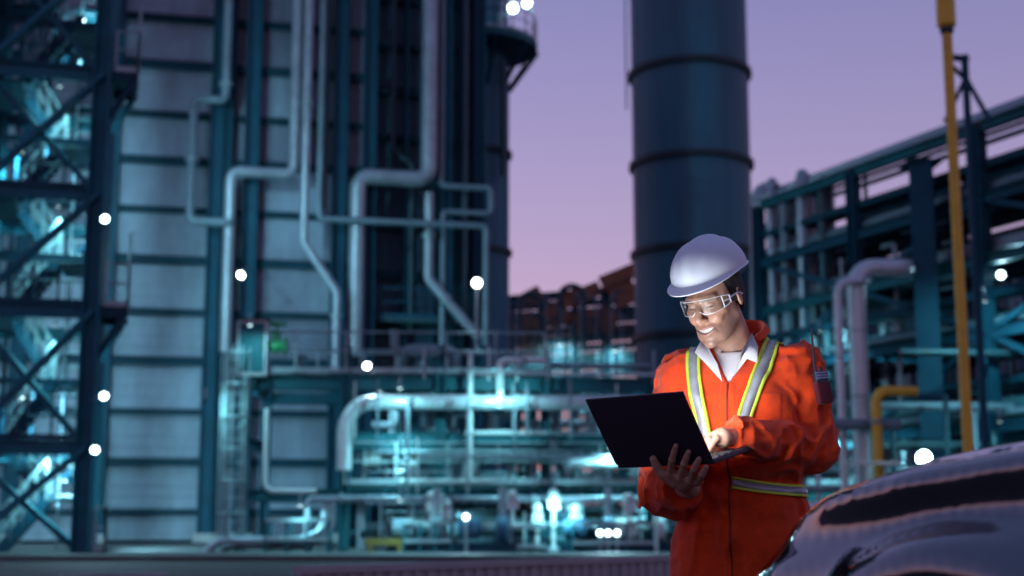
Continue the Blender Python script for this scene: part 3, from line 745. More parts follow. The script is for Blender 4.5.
for i in range(18):
    t = 0 + i * 1.05 + random.uniform(-.3, .3); o = random.choice((-.3, .6, 2.0, 3.2, 4.4)); zt_ = random.choice((5.9, 7.9, 9.6, RT)); zb__ = random.choice((.12, .12, 3.4, 3.4))
    pts = [W(t, o, zb__), W(t, o, zt_ - .4), W(t + random.choice((-.6, .6)), o, zt_ - .4), W(t, o + .5, zt_ + .3)][:random.choice((2, 3, 3))]
    pipe(pts, random.choice((.05, .08, .12, .15)), 'upright drop pipe between tiers of the pipe bridge, %s its front columns' % ('before' if o < 0 else 'behind'), random.choice(('pipe_dark', 'pipe_grey', 'pipe')), 'bridge drop pipes', seg=8)
for a, b in zip(tcol, tcol[1:]):
    for z0, z1 in ((.2, 3.4), (3.4, 5.9), (7.9, 9.6)):
        m = MB(); m.beam(W(a, 4.35, z1), W(b, 4.35, z0), .1, .14); m.build('brace', M_['steel_dark'], rack)
        m = MB(); m.beam(W((a * 2 + b) / 3, 4.35, z0), W((a * 2 + b) / 3, 4.35, z1), .1, .1); m.build('post', M_['steel_dark'], rack)
# expansion loops at its far end
for i, (t, h) in enumerate(((1.9, .75), (.9, .45), (0.1, .9), (3.0, .4))):
    pipe([W(t, .2, 3), W(t, .2, RT + h), W(t - 1.3, 1.4, RT + h), W(t - 1.3, 1.4, 3)], .2 - .02 * i, ('broadest', 'second', 'third', 'slimmest')[i] + ' tall hooped pipe at the far end of the pipe bridge', ('pipe', 'pipe_grey', 'pipe', 'pipe_dark')[i], 'hooped pipes', bend=.55, seg=12)
pipe([P(757, 470, 50), P(757, 192, 50), P(772, 186, 50.5)], .23, 'pale upright pipe between the stack and the pipe bridge', 'pipe', bend=.5)
# turbine hall far behind the bridge
HAY = 64
hall = empty('turbine_hall', (P(920, 518, HAY).x, HAY + 6, .1), 'long dark hall behind the pipe bridge on the right', 'building')
hx0, hx1 = P(752, 300, HAY).x, P(1150, 300, HAY).x; hz = P(900, 262, HAY).z
m = MB(); m.box(((hx0 + hx1) / 2, HAY + 6.2, hz / 2), (hx1 - hx0, 12, hz)); m.build('core_wall', M_['clad_dark'], hall)
nx, nz_ = 16, 5
for i in range(nx):
    for k in range(nz_):
        if k == 2 and i % 3 == 1: continue
        m = MB(); x0 = hx0 + (hx1 - hx0) * i / nx; x1 = hx0 + (hx1 - hx0) * (i + 1) / nx; m.box(((x0 + x1) / 2, HAY + .14, .2 + (hz - .3) * (k + .5) / nz_), (x1 - x0 - .06, .1, (hz - .3) / nz_ - .06)); m.build('wall_panel', M_['clad_dark'], hall)
for i in range(nx):
    if i % 3 == 1:
        m = MB(); x0 = hx0 + (hx1 - hx0) * i / nx; x1 = hx0 + (hx1 - hx0) * (i + 1) / nx; m.box(((x0 + x1) / 2, HAY + .16, .2 + (hz - .3) * 2.5 / nz_), (x1 - x0 - .1, .06, (hz - .3) / nz_ - .1)); m.build('louvre', M_['steel_dark'], hall)
m = MB(); m.beam((hx0 - .2, HAY, hz), (hx1, HAY, hz), .3, .4); m.build('roof_edge', M_['steel'], hall)
for i in range(12):
    x = 762 + i * 23 + random.uniform(-6, 6); Yp = random.uniform(50, 58); yt = random.uniform(225, 330)
    pipe([(P(x, 450, Yp).x, Yp, .12), P(x, yt, Yp), P(x + random.choice((-22, 22, 30)), yt, Yp), P(x + random.choice((-22, 22, 30)), yt + 90, Yp)], random.uniform(.12, .3), 'bent riser standing between the bridge and the dark hall', random.choice(('pipe_dark', 'pipe_grey', 'pipe_dark')), 'risers before the dark hall', seg=9)
# heavy pier in front of the bridge
pr_ = P(927, 300, 39.3); Zt = P(927, 166, 39.3).z
pier = empty('support_tower', (pr_.x, 39.3, .12), 'broad flat blue steel pier standing before the pipe bridge', 'column')
m = MB(); m.ibeam((pr_.x, 39.3, .12), (pr_.x, 39.3, Zt), .62, .85, .07, (.35, 1, 0)); m.build('shaft', M_['steel'], pier)
m = MB(); m.box((pr_.x, 39.3, Zt + .06), (.95, .95, .1)); m.build('cap_plate', M_['steel_dark'], pier)
m = MB(); m.box((pr_.x, 39.3, .35), (1.4, 1.4, .5)); m.build('footing', M_['concrete'], pier)
# secondary bridge walkway lower down and cross beams to the pier
# twin uprights that bend into the rack
V = Frame(860, 35, R(8))
pipe(V.route([(849, 600), (849, 281), (866, 281), (866, 281, -3)], 0), 9 / 40.6 / 2, 'thinner of the twin silver uprights right of the worker', 'pipe_lit', bend=.35, bands=1.6)
pipe(V.route([(868, 600), (868, 268), (905, 267), (905, 267, -4)], -.3), 19 / 40.6 / 2, 'thicker of the twin silver uprights bending into the bridge', 'pipe_lit', bend=.5, bands=1.6)
pipe(V.route([(800, 424), (900, 424)], .5), .14, 'level grey pipe crossing the feet of the twin uprights', 'pipe_grey')
pipe(V.route([(884, 600), (884, 391), (916, 388)], .9), 10 / 40.6 / 2, 'short yellow pipe with an elbow low in front of the pier', 'yellow', bend=.3, flange=((0, .85),))
pipe(V.route([(790, 507), (960, 507)], 1.2), .12, 'pale level pipe low behind the worker and the car', 'white')
for i, (x0, x1, y, d) in enumerate(((790, 1030, 470, -1.5), (800, 1040, 445, -2.4), (780, 1040, 488, -.6), (790, 1040, 405, -2), (900, 1040, 352, -2))):
    pipe(V.route([(x0, y), (x1, y - 2)], d), (.1, .14, .09, .12, .1)[i], '%s level pipe low behind the twin uprights' % ('third lowest', 'second highest but one', 'lowest', 'second highest', 'highest')[i], ('pipe_grey', 'pipe_dark', 'pipe', 'pipe_grey', 'pipe_dark')[i], 'low level pipes on the right')
for i, x in enumerate((808, 822, 900, 955, 984, 1003, 1018)):
    pipe(V.route([(x, 600), (x, random.uniform(380, 455))], -.8), .07, 'thin upright pipe low on the right side', random.choice(('pipe_grey', 'pipe_dark', 'white')), 'thin uprights on the right', seg=8)
tr = empty('cable_tray', V.px(873, 464, 1.3), 'pale flat cable tray above the car', 'cable tray')
a, b = V.px(850, 463, 1.4), V.px(897, 463, 1.4); b.z = a.z
m = MB(); m.beam(a, b, .5, .07); m.build('tray', M_['white'], tr)
for k in (.25, .75): 
    q = a.lerp(b, k); m = MB(); m.beam((q.x, q.y, .12), (q.x, q.y, a.z - .05), .08, .08); m.build('leg', M_['galv'], tr)
# yellow telescopic mast
yy = 22.0
ya = P(958, 250, yy); ztop = P(946, -60, yy).z; zj = P(947, 22, yy).z
mast = empty('yellow_mast', (ya.x, yy, 0), 'slim yellow mast with a thicker upper sleeve', 'mast')
m = MB(); m.tube([(ya.x, yy, .0), (ya.x, yy, zj)], 5.2 / 64.6, 16, 0); m.build('lower_tube', M_['yellow'], mast, True)
m = MB(); m.lathe((ya.x, yy, zj - .12), [(.09, 0), (.15, .06), (.15, ztop - zj), (.1, ztop - zj + .1)], 18); m.build('upper_sleeve', M_['yellow'], mast, True)
m = MB(); m.box((ya.x, yy, .15), (.5, .5, .3)); m.build('footing', M_['concrete'], mast)
m = MB(); m.lathe((ya.x, yy, zj - .2), [(.085, 0), (.11, .02), (.11, .09), (.085, .11)], 16); m.build('collar', M_['stackring'], mast, True)
# slender blue post with a hooked arm behind it
hy = 33.0; ha = P(972, 200, hy); hz = P(968, 55, hy).z
hk = empty('davit_post', (ha.x, hy, .1), 'slender blue post with a hooked arm behind the yellow mast', 'post')
m = MB(); m.beam((ha.x, hy, .1), (ha.x, hy, hz), .14, .14); m.build('post', M_['steel'], hk)
m = MB(); m.beam((ha.x + .1, hy, hz - .12), (ha.x - .5, hy, hz - .02), .1, .14); m.build('arm', M_['steel'], hk)
m = MB(); m.beam((ha.x, hy, hz - .6), (ha.x - .45, hy, hz - .15), .08, .1); m.build('strut', M_['steel'], hk)
m = MB(); q = P(968, 118, hy).z
for sx_ in (-1, 1): m.beam((ha.x, hy, q + 1.0), (ha.x + sx_ * .55, hy, q - .1), .07, .1)
m.build('gusset', M_['steel'], hk)
# lamps on the right
lamp(P(924, 458, 33), (-.12, -1, -.08), 'brilliant cyan floodlight low beside the yellow mast', .16, 60, (.35, .86, 1.0), 'lens_hot', post=.1)
lamp(P(1001, 275, 38), (-.1, -1, -.1), 'tiny white lamp high in the pipe bridge', .1, 8, arm=P(1006, 270, 38.6))
for i, (x, y, Y, pw) in enumerate(((890, 320, 43, 40), (985, 300, 36, 40), (820, 330, 43, 44), (880, 440, 40, 30), (1000, 420, 34, 36), (840, 440, 37, 28))):
    p = P(x, y, Y); lamp(p, (.1, .6, -.7), 'small lamp fixed inside the pipe bridge', .07, pw, (.28, .86, .96), group='bridge lamps', lens='lens_dim', arm=p + Vector((0, .2, .35)), name='downlight')

# ------------------------------------------------------------------ low yard wall
def yard_wall(p0, p1, h, label, n):
    p0, p1 = Vector(p0), Vector(p1); root = empty('yard_wall', p0, label, 'wall'); d = (p1 - p0).normalized(); L = (p1 - p0).length / n
    side = Vector((-d.y, d.x, 0)); Mx = Matrix((d, side, Vector((0, 0, 1)))).transposed()
    m0 = MB(); c = d * (L / 2)
    m0.box(c + Vector((0, 0, (h - .07) / 2)), (L - .012, .09, h - .07), Mx)
    for k in range(6): m0.box(d * (L * (k + .5) / 6) + Vector((0, 0, (h - .07) / 2)), (L / 12, .13, h - .075), Mx)
    first = None
    for i in range(n):
        if first is None:
            first = MB(); first.v = [tuple(Vector(v) + p0) for v in m0.v]; first.f = m0.f; first = first.build('wall_panel', M_['concrete'], root)
        else:
            o = first.copy(); COL.objects.link(o); o.parent = root; o.location = d * (L * i)
    m = MB(); m.beam(p0 + Vector((0, 0, h - .035)), p1 + Vector((0, 0, h - .035)), .17, .065); m.build('coping', M_['concrete'], root)
yard_wall((-1.9, 12.9, 0), (6.2, 21.5, 0), .55, 'low ribbed concrete wall along the yard behind the worker', 12)
yard_wall((-5.0, 16.0, 0), (-3.9, 16.4, 0), .36, 'short piece of low concrete wall before the boiler house', 2)
# ================================================================== the worker
# ---- small implicit-surface kit (smooth unions of tapered limbs, meshed by surface nets)
def sp(p): return np.asarray(p, dtype=np.float32)
def rcone(p, a, b, r1, r2):
    a, b = sp(a), sp(b); ba = b - a; pa = p - a
    t = np.clip((pa @ ba) / float(ba @ ba), 0, 1)
    q = pa - t[:, None] * ba
    return np.sqrt((q * q).sum(1)) - (r1 + (r2 - r1) * t)
def ell(p, c, r, Rm=None):
    q = p - sp(c)
    if Rm is not None: q = q @ Rm
    r = sp(r); k0 = np.sqrt(((q / r) ** 2).sum(1)); k1 = np.sqrt(((q / (r * r)) ** 2).sum(1)) + 1e-9
    return k0 * (k0 - 1) / k1
def smin(a, b, k):
    h = np.clip(.5 + .5 * (b - a) / k, 0, 1)
    return b + (a - b) * h - k * h * (1 - h)
def smax(a, b, k): return -smin(-a, -b, k)
NTAB = np.random.RandomState(5).rand(64 * 64 * 64).astype(np.float32)
def vnoise(p, seed=0):
    i = np.floor(p).astype(np.int32); f = (p - i).astype(np.float32); f = f * f * (3 - 2 * f)
    X = [((i[:, 0] + k + seed * 17) & 63) << 12 for k in (0, 1)]; Y = [((i[:, 1] + k + seed * 29) & 63) << 6 for k in (0, 1)]; Z = [(i[:, 2] + k + seed * 41) & 63 for k in (0, 1)]
    fx, fy, fz = f[:, 0], f[:, 1], f[:, 2]
    def pl(a): 
        q = [NTAB[X[a] + Y[b] + Z[0]] * (1 - fz) + NTAB[X[a] + Y[b] + Z[1]] * fz for b in (0, 1)]
        return q[0] * (1 - fy) + q[1] * fy
    return pl(0) * (1 - fx) + pl(1) * fx
def within(p, c, r, fn):
    """evaluate fn only near c; farther off a safe distance stands in"""
    q = p - sp(c); dd = np.sqrt((q * q).sum(1)); o = dd - r + .04; m = dd < r
    if m.any(): o[m] = fn(p[m])
    return o.astype(np.float32)
def net(fn, lo, hi, h, slack=.012):
    """surface nets over the blocks that touch the surface"""
    Bk = 16; lo = np.array(lo, float); nb = np.ceil((np.array(hi) - lo) / (h * Bk)).astype(int)
    gi = np.stack(np.meshgrid(*[np.arange(k) for k in nb], indexing='ij'), -1).reshape(-1, 3)
    c = (lo + (gi + .5) * Bk * h).astype(np.float32)
    act = gi[np.abs(fn(c)) < Bk * h * .87 + slack]
    n = Bk + 3; off = np.stack(np.meshgrid(*[np.arange(-1, Bk + 2)] * 3, indexing='ij'), -1).reshape(-1, 3)
    keys, pos, quads = [], [], []
    for s in range(0, len(act), 120):
        ab = act[s:s + 120]
        gidx = (ab[:, None] * Bk + off[None]).reshape(-1, 3)
        V = fn((lo + gidx * h).astype(np.float32)).reshape(len(ab), n, n, n)
        neg = V < 0; m = n - 1
        corners = [(i, j, k) for i in (0, 1) for j in (0, 1) for k in (0, 1)]
        cnt = sum(neg[:, i:i + m, j:j + m, k:k + m].astype(np.int8) for i, j, k in corners)
        mix = (cnt > 0) & (cnt < 8)
        bi, ci, cj, ck = np.nonzero(mix)
        if len(bi) == 0: continue
        cv = {q: V[bi, ci + q[0], cj + q[1], ck + q[2]] for q in corners}
        acc = np.zeros((len(bi), 3)); num = np.zeros(len(bi))
        for q in corners:
            for ax in range(3):
                if q[ax]: continue
                q2 = list(q); q2[ax] = 1; q2 = tuple(q2)
                a, b = cv[q], cv[q2]; cr = (a < 0) != (b < 0)
                t = np.where(cr, a / np.where(cr, a - b, 1), 0)
                pt = np.tile(np.array(q, float), (len(bi), 1)); pt[:, ax] = t
                acc[cr] += pt[cr]; num[cr] += 1
        pl = acc / num[:, None]
        gc = ab[bi] * Bk + np.stack([ci, cj, ck], 1) - 1
        pos.append(lo + (gc + pl) * h)
        key = lambda g_: ((g_[:, 0] + 8) << 40) | ((g_[:, 1] + 8) << 20) | (g_[:, 2] + 8)
        keys.append(key(gc))
        for ax in range(3):
            sl = [slice(None)] + [slice(1, 1 + Bk)] * 3; sl2 = list(sl); sl2[ax + 1] = slice(2, 2 + Bk)
            A, Bq = neg[tuple(sl)], neg[tuple(sl2)]
            e = np.nonzero(A != Bq)
            if len(e[0]) == 0: continue
            gcell = ab[e[0]] * Bk + np.stack(e[1:], 1)
            u, v = [(1, 2), (2, 0), (0, 1)][ax]
            du = np.zeros(3, int); du[u] = 1; dv = np.zeros(3, int); dv[v] = 1
            Q4 = np.stack([key(gcell - du - dv), key(gcell - dv), key(gcell), key(gcell - du)], 1)
            fl = ~A[e]
            Q4[fl] = Q4[fl][:, ::-1]
            quads.append(Q4)
    keys = np.concatenate(keys); pos = np.concatenate(pos); quads = np.concatenate(quads)
    uk, ui = np.unique(keys, return_index=True)
    F_ = np.searchsorted(uk, quads); F_ = np.minimum(F_, len(uk) - 1)
    ok = (uk[F_] == quads).all(1)
    return pos[ui], F_[ok]
def mesh_from(pos, faces, name, mat, parent, colour=None):
    off = np.array(parent_loc(parent)) if parent is not None else np.zeros(3)
    me = bpy.data.meshes.new(name)
    me.from_pydata((pos - off).tolist(), [], faces.tolist())
    me.polygons.foreach_set('use_smooth', [True] * len(me.polygons)); me.materials.append(mat)
    if colour is not None:
        at = me.color_attributes.new('Col', 'FLOAT_COLOR', 'POINT')
        at.data.foreach_set('color', np.concatenate([colour, np.ones((len(colour), 1))], 1).astype(np.float32).ravel())
    o = bpy.data.objects.new(name, me); COL.objects.link(o)
    if parent is not None: o.parent = parent
    return o

# ---- frames
NK = P(739, 346, 4.42)                                   # neck base
PSI = R(22)
tl = Vector((math.cos(PSI), -math.sin(PSI), 0)); tf = Vector((-math.sin(PSI), -math.cos(PSI), 0))
TO = Vector((NK.x - .005, NK.y, 0))
TM = np.array([tl, tf, (0, 0, 1)], dtype=np.float32).T
def T2W(a, b, z): return TO + tl * a + tf * b + Vector((0, 0, z))
ZS = NK.z - 1.505                                        # figure drawn for a neck base at 1.505 m

HY, HP, HR = R(40), R(24), R(2)
HF = Vector((-math.sin(HY) * math.cos(HP), -math.cos(HY) * math.cos(HP), -math.sin(HP)))
HL = Vector((math.cos(HY), -math.sin(HY), 0)); HU = HL.cross(HF).normalized()
if HU.z < 0: HU = -HU
rq = Matrix.Rotation(HR, 3, HF); HL = rq @ HL; HU = rq @ HU
HC = P(714.5, 298.5, 4.335)
HM = np.array([HL, HF, HU], dtype=np.float32).T
def H2W(x, y, z): return HC + HL * x + HF * y + HU * z
def toH(p): return (p - sp(HC)) @ HM

# laptop frame: hinge line, base direction (towards the worker), lid direction
LB = Vector((.595, .78, .205)).normalized()
LH = Vector((.80, -.60, .02)); LH = (LH - LB * LH.dot(LB)).normalized()
LN = LH.cross(LB); LN = LN if LN.z > 0 else -LN
OPEN = R(118)
LD = (LB * math.cos(OPEN) + LN * math.sin(OPEN)).normalized()
LDN = LD.cross(LH); LDN = LDN if LDN.dot(LB) > 0 else -LDN      # screen side normal
LW, LDP = .318, .232
HRt = P(713.5, 461, 3.93); HLf = HRt - LH * LW; HCn = (HRt + HLf) / 2
def lidpt(px, py, lift=0.0):
    """point on the outer face of the lid under a sight line, lifted off it towards us"""
    r = ray(px, py); o = Vector((0, 0, CAMZ)); pl = HCn - LDN * (.0045 + lift)
    t = (pl - o).dot(LDN) / r.dot(LDN); return o + r * t

# ---- torso as a stack of rounded sections: z, half width, half depth, forward shift
TAB = np.array([(.70, .200, .145, 0), (.84, .200, .145, 0), (.95, .200, .148, .005), (1.03, .196, .142, .01), (1.085, .190, .134, .012), (1.14, .196, .140, .015), (1.25, .203, .142, .018),
                (1.34, .206, .136, .014), (1.40, .203, .122, .006), (1.44, .188, .106, 0), (1.47, .155, .094, -.006), (1.495, .115, .084, -.008), (1.52, .083, .074, -.004), (1.56, .06, .06, .004)], dtype=np.float32)
def toT(p):
    q = (p - sp(TO)) @ TM; q = q.copy(); q[:, 2] -= ZS; return q
def torso(q, shrink=0.0, z0=.70, z1=1.54):
    z = np.clip(q[:, 2], .70, 1.56)
    w_ = np.interp(z, TAB[:, 0], TAB[:, 1]) - shrink; h_ = np.interp(z, TAB[:, 0], TAB[:, 2]) - shrink; b0 = np.interp(z, TAB[:, 0], TAB[:, 3])
    x = np.abs(q[:, 0]) / w_; y = np.abs(q[:, 1] - b0) / h_
    e = 2.35; k = (x ** e + y ** e) ** (1 / e)
    d = (k - 1) * np.minimum(w_, h_) * .9
    return smax(d, np.maximum(z0 - q[:, 2], q[:, 2] - z1), .02).astype(np.float32)

SHL = T2W(.182, -.005, 1.425 + ZS); SHR = T2W(-.178, -.005, 1.415 + ZS)
ELL = P(813, 448, 4.34); WRL = P(742, 436, 4.13)
ELR = P(661, 489, 4.38); WRR = P(690, 488, 4.10)
HIPS = [T2W(s * .105, 0, .86 + ZS) for s in (-1, 1)]
KNE = [T2W(s * .125, .03, .48) for s in (-1, 1)]
ANK = [T2W(s * .14, 0, .10) for s in (-1, 1)]

def fold(p, d, a, b, seed, freq, amp, t0=0, t1=1):
    """wrinkles that ring a limb, bunched towards one stretch of it; worked out only near the cloth"""
    o = np.zeros(len(p), np.float32); m = np.abs(d) < .05
    if not m.any(): return o
    p = p[m]; a, b = sp(a), sp(b); ba = b - a; L = float(np.linalg.norm(ba)); t = ((p - a) @ ba) / (L * L)
    n = vnoise(p * 9 + 7, seed); n2 = vnoise(p * 19, seed + 3)
    ph = t * L * freq + n * 13.0 + n2 * 3.5
    s = np.clip(1 - np.sqrt(np.sin(ph * .5) ** 2 + .03), 0, 1)
    mask = np.exp(-((np.clip(t, -.2, 1.2) - (t0 + t1) / 2) / max(.05, (t1 - t0) / 2)) ** 2)
    cr = 1 - np.sqrt((vnoise(p * 24, seed + 6) * 2 - 1) ** 2 + .01)
    o[m] = amp * (s ** 1.4 - .3) * mask + .011 * (cr - .5)
    return o
def sleeve(p):
    d = rcone(p, SHL, ELL, .083, .067); d = smin(d, rcone(p, ELL, sp(WRL) + (sp(WRL) - sp(ELL)) * .15, .068, .044), .03)
    d = d - fold(p, d, SHL, ELL, 1, 70, .016, .45, 1.1) - fold(p, d, ELL, WRL, 2, 70, .015, 0, .8)
    e = rcone(p, SHR, ELR, .082, .066); e = smin(e, rcone(p, ELR, sp(ELR) * .28 + sp(WRR) * .72, .066, .056), .03)
    e = e - fold(p, e, SHR, ELR, 4, 70, .016, .45, 1.1) - fold(p, e, ELR, WRR, 5, 70, .016, 0, .9)
    # droop of loose cloth under the right elbow
    e = smin(e, rcone(p, sp(ELR) + sp((.01, 0, -.045)), sp(ELR) + sp((.05, -.02, -.075)), .028, .02), .05)
    wl = sp(WRL) - sp(ELL); cutl = ((p - sp(WRL)) @ (wl / np.linalg.norm(wl))) - .044
    wr = sp(WRR) - sp(ELR); cutr = ((p - (sp(ELR) * .22 + sp(WRR) * .78)) @ (wr / np.linalg.norm(wr)))
    return smax(d, cutl, .008), smax(e, cutr, .008)
def legs(p, r=(.112, .088, .082)):
    d = None
    for i in (0, 1):
        k = rcone(p, HIPS[i], KNE[i], r[0], r[1]); k = smin(k, rcone(p, KNE[i], ANK[i], r[1], r[2]), .03)
        k = k - fold(p, k, KNE[i], ANK[i], 9 + i, 60, .010, .5, 1.1)
        d = k if d is None else np.minimum(d, k)
    return d
def torso_cloth(p):
    q = toT(p); d = torso(q); o = np.zeros(len(p), np.float32); m = np.abs(d) < .06
    if m.any():
        a, z = q[m, 0], q[m, 2]; pm_ = p[m]
        n = vnoise(pm_ * sp((11, 11, 4)), 21); n2 = vnoise(pm_ * sp((21, 21, 9)) + 3, 22)
        sm_ = lambda x: np.clip(1 - np.sqrt(np.sin(x * .5) ** 2 + .02), 0, 1) ** 1.3
        up = sm_(a * 26 + z * 9 + n * 7 + n2 * 2); lowf = sm_(a * 30 + n * 7 + n2 * 3); rng = sm_(z * 70 + n * 7 + a * 12)
        wst = np.exp(-((z - 1.13) / .06) ** 2)
        v = .012 * (up - .3) * np.clip((z - 1.0) / .06, 0, 1) + .017 * (lowf - .35) * np.clip((1.06 - z) / .08, 0, 1) + .010 * (rng - .3) * wst
        v += .018 * np.exp(-((z - 1.135) / .04) ** 2) - .012 * np.exp(-((z - 1.085) / .022) ** 2)
        v += .006 * (.5 - np.sqrt((vnoise(pm_ * 22, 27) * 2 - 1) ** 2 + .01))
        o[m] = v
    return d - o
def vcut(q, grow=0.0):
    """open neck: a wedge on the front"""
    z0 = 1.375 - grow; hw = (q[:, 2] - z0) * .52
    return np.maximum(np.abs(q[:, 0] + .0) - hw, .02 - q[:, 1])
def coverall(p):
    q = toT(p)
    t = torso_cloth(p)
    d = smin(t, legs(p), .05)
    a, b = sleeve(p)
    up_ = np.clip((q[:, 2] - 1.28) / .1, 0, 1); kk = .010 + .028 * up_      # the arm pit blends, the forearm stays apart
    d = smin(smin(d, a, kk), b, kk)
    wedge = np.maximum(vcut(q), -(torso(q) + .022))
    d = smax(d, -wedge, .006)
    # neck hole
    d = smax(d, -np.maximum(torso(q, .012, .7, 1.7), 1.47 - q[:, 2]), .006)
    # front placket and chest pockets, slightly raised
    pk = (np.abs(np.abs(q[:, 0]) - .105) < .052) & (np.abs(q[:, 2] - 1.285) < .06) & (q[:, 1] > 0)
    d = d - .003 * pk
    d = d - .003 * ((np.abs(q[:, 0]) < .022) & (q[:, 1] > 0) & (q[:, 2] < 1.38))
    return d

# ---- the body itself
def head(h):
    x = np.abs(h[:, 0]); s = np.stack([x, h[:, 1], h[:, 2]], 1)
    d = ell(s, (0, -.012, .040), (.0755, .097, .088))
    d = smin(d, ell(s, (0, .032, -.028), (.059, .064, .092)), .03)
    d = smin(d, ell(s, (0, .043, -.087), (.051, .050, .036)), .03)
    d = smin(d, rcone(s, (.052, -.002, -.060), (.030, .065, -.100), .018, .015), .022)
    d = smin(d, ell(s, (.043, .058, -.020), (.026, .025, .020)), .018)
    d = smin(d, ell(s, (.037, .076, -.040), (.019, .017, .017)), .014)        # lifted smiling cheeks
    d = smin(d, ell(s, (0, .087, -.116), (.022, .018, .016)), .018)           # chin
    d = smin(d, rcone(s, (.010, .090, .024), (.046, .075, .021), .011, .010), .014)   # brow
    d = smax(d, -ell(s, (.032, .101, .004), (.019, .015, .011)), .010)        # sockets
    d = smin(d, ell(s, (.032, .078, .004), (.0145, .0145, .0125)), .004)      # lids over the eyes
    d = smin(d, rcone(s, (0, .088, .014), (0, .119, -.031), .0085, .0115), .010)
    d = smin(d, ell(s, (0, .119, -.035), (.0125, .011, .0105)), .006)
    d = smin(d, ell(s, (.0135, .107, -.040), (.0085, .011, .0080)), .005)
    d = smax(d, -ell(s, (.008, .114, -.0475), (.0042, .006, .004)), .003)     # nostrils
    d = smin(d, ell(s, (0, .083, -.072), (.036, .024, .026)), .016)           # muzzle
    d = smax(d, -rcone(s, (.021, .112, -.044), (.041, .089, -.078), .0035, .003), .007)   # smile crease
    zc = -.0745 + 8.5 * x * x; hh = .0068 * np.clip(1 - (x / .034) ** 2, 0, 1)
    yl = .1045 - 11 * x * x
    lipu = np.sqrt((h[:, 1] - yl) ** 2 + (h[:, 2] - (zc + hh + .0035)) ** 2) - .0052
    lipl = np.sqrt((h[:, 1] - yl + .003) ** 2 + (h[:, 2] - (zc - hh - .0045)) ** 2) - .0062
    lim = x - .034
    d = smin(d, smax(np.minimum(lipu, lipl), lim, .006), .005)
    d = smax(d, -np.maximum(np.maximum(np.abs(h[:, 2] - zc) - hh, .086 - h[:, 1]), x - .034), .002)
    # ears
    er = np.array([[.90, .36, 0], [-.36, .90, 0], [0, 0, 1]], dtype=np.float32)
    e = ell(s, (.0785, -.016, -.004), (.0075, .019, .032), er)
    e = smax(e, -ell(s, (.0875, -.012, .002), (.007, .010, .018)), .004)
    d = smin(d, e, .006)
    return d
def hand(p, wrist, palm, fingers, thumb, r=1.0, pr=.024):
    d = rcone(p, wrist, palm[0], .026 * r, pr * r)
    for k in palm[1:]: d = smin(d, rcone(p, palm[0], k, pr * r, .013 * r), .012)
    for fg in fingers + [thumb]:
        rad = np.linspace(.0098, .0074, len(fg)) * r
        if fg is thumb: rad = rad * 1.35
        for i in range(len(fg) - 1): d = smin(d, rcone(p, fg[i], fg[i + 1], rad[i], rad[i + 1]), .004)
    return d
def lerp(a, b, t): return Vector(a) * (1 - t) + Vector(b) * t
# right hand: palm under the hinge, fingers up on the lid
tips = [lidpt(676, 446, .009), lidpt(688.5, 452, .009), lidpt(699, 459, .009), lidpt(706, 467, .010)]
mids = [lidpt(672, 460, .017), lidpt(684, 464, .019), lidpt(694, 469, .018), lidpt(702, 474, .015)]
kns = [P(670, 473, 4.015), P(680, 477, 4.005), P(690, 480, 4.0), P(698, 482, 4.005)]
PCR = P(683, 481, 4.05)
thR = [P(673, 483, 4.04), lidpt(662, 474, .018), lidpt(656.5, 466, .015), lidpt(653.5, 459, .011)]
RH = dict(wrist=WRR, palm=[PCR] + [lerp(PCR, k, .9) for k in kns], fingers=[[k, m_, lerp(m_, t_, .55), t_] for k, m_, t_ in zip(kns, mids, tips)], thumb=thR)
# left hand: resting on the keys
def key(u, v, lift): return HCn + LH * u + LB * v + LN * lift
kl = [key(.036 + i * .021, .070 + (.006, 0, .004, .016)[i], .018) for i in range(4)]
knl = [key(.064 + i * .018, .118 + i * .012, .044) for i in range(4)]
PCL = key(.108, .156, .042)
thL = [key(.084, .132, .032), key(.058, .136, .028), key(.034, .130, .022), key(.018, .120, .019)]
LHd = dict(wrist=WRL, palm=[PCL] + [lerp(PCL, k, .9) for k in knl], fingers=[[k, lerp(k, t_, .45) + LN * .012, lerp(k, t_, .78) + LN * .006, t_] for k, t_ in zip(knl, kl)], thumb=thL)
def handL(p): return hand(p, **LHd)
def handR(p): return hand(p, r=1.06, **RH)
def body(p):
    d = within(p, HC, .215, lambda k: head(toH(k)))
    q = toT(p)
    nb = H2W(0, -.022, -.055); nb2 = T2W(0, -.012, 1.47 + ZS)
    d = smin(d, rcone(p, nb, nb2, .056, .060), .025)
    d = smin(d, torso(q, .055, .80, 1.49), .03)
    for (a, e, w_) in ((SHL, ELL, WRL), (SHR, ELR, WRR)):
        d = smin(d, rcone(p, a, e, .036, .03), .02); d = smin(d, rcone(p, e, w_, .03, .026), .012)
    for i in (0, 1):
        d = smin(d, rcone(p, HIPS[i], KNE[i], .05, .035), .03); d = smin(d, rcone(p, KNE[i], ANK[i], .035, .03), .02)
    d = smin(d, within(p, PCL, .16, handL), .012); d = smin(d, within(p, PCR, .16, handR), .012)
    return d

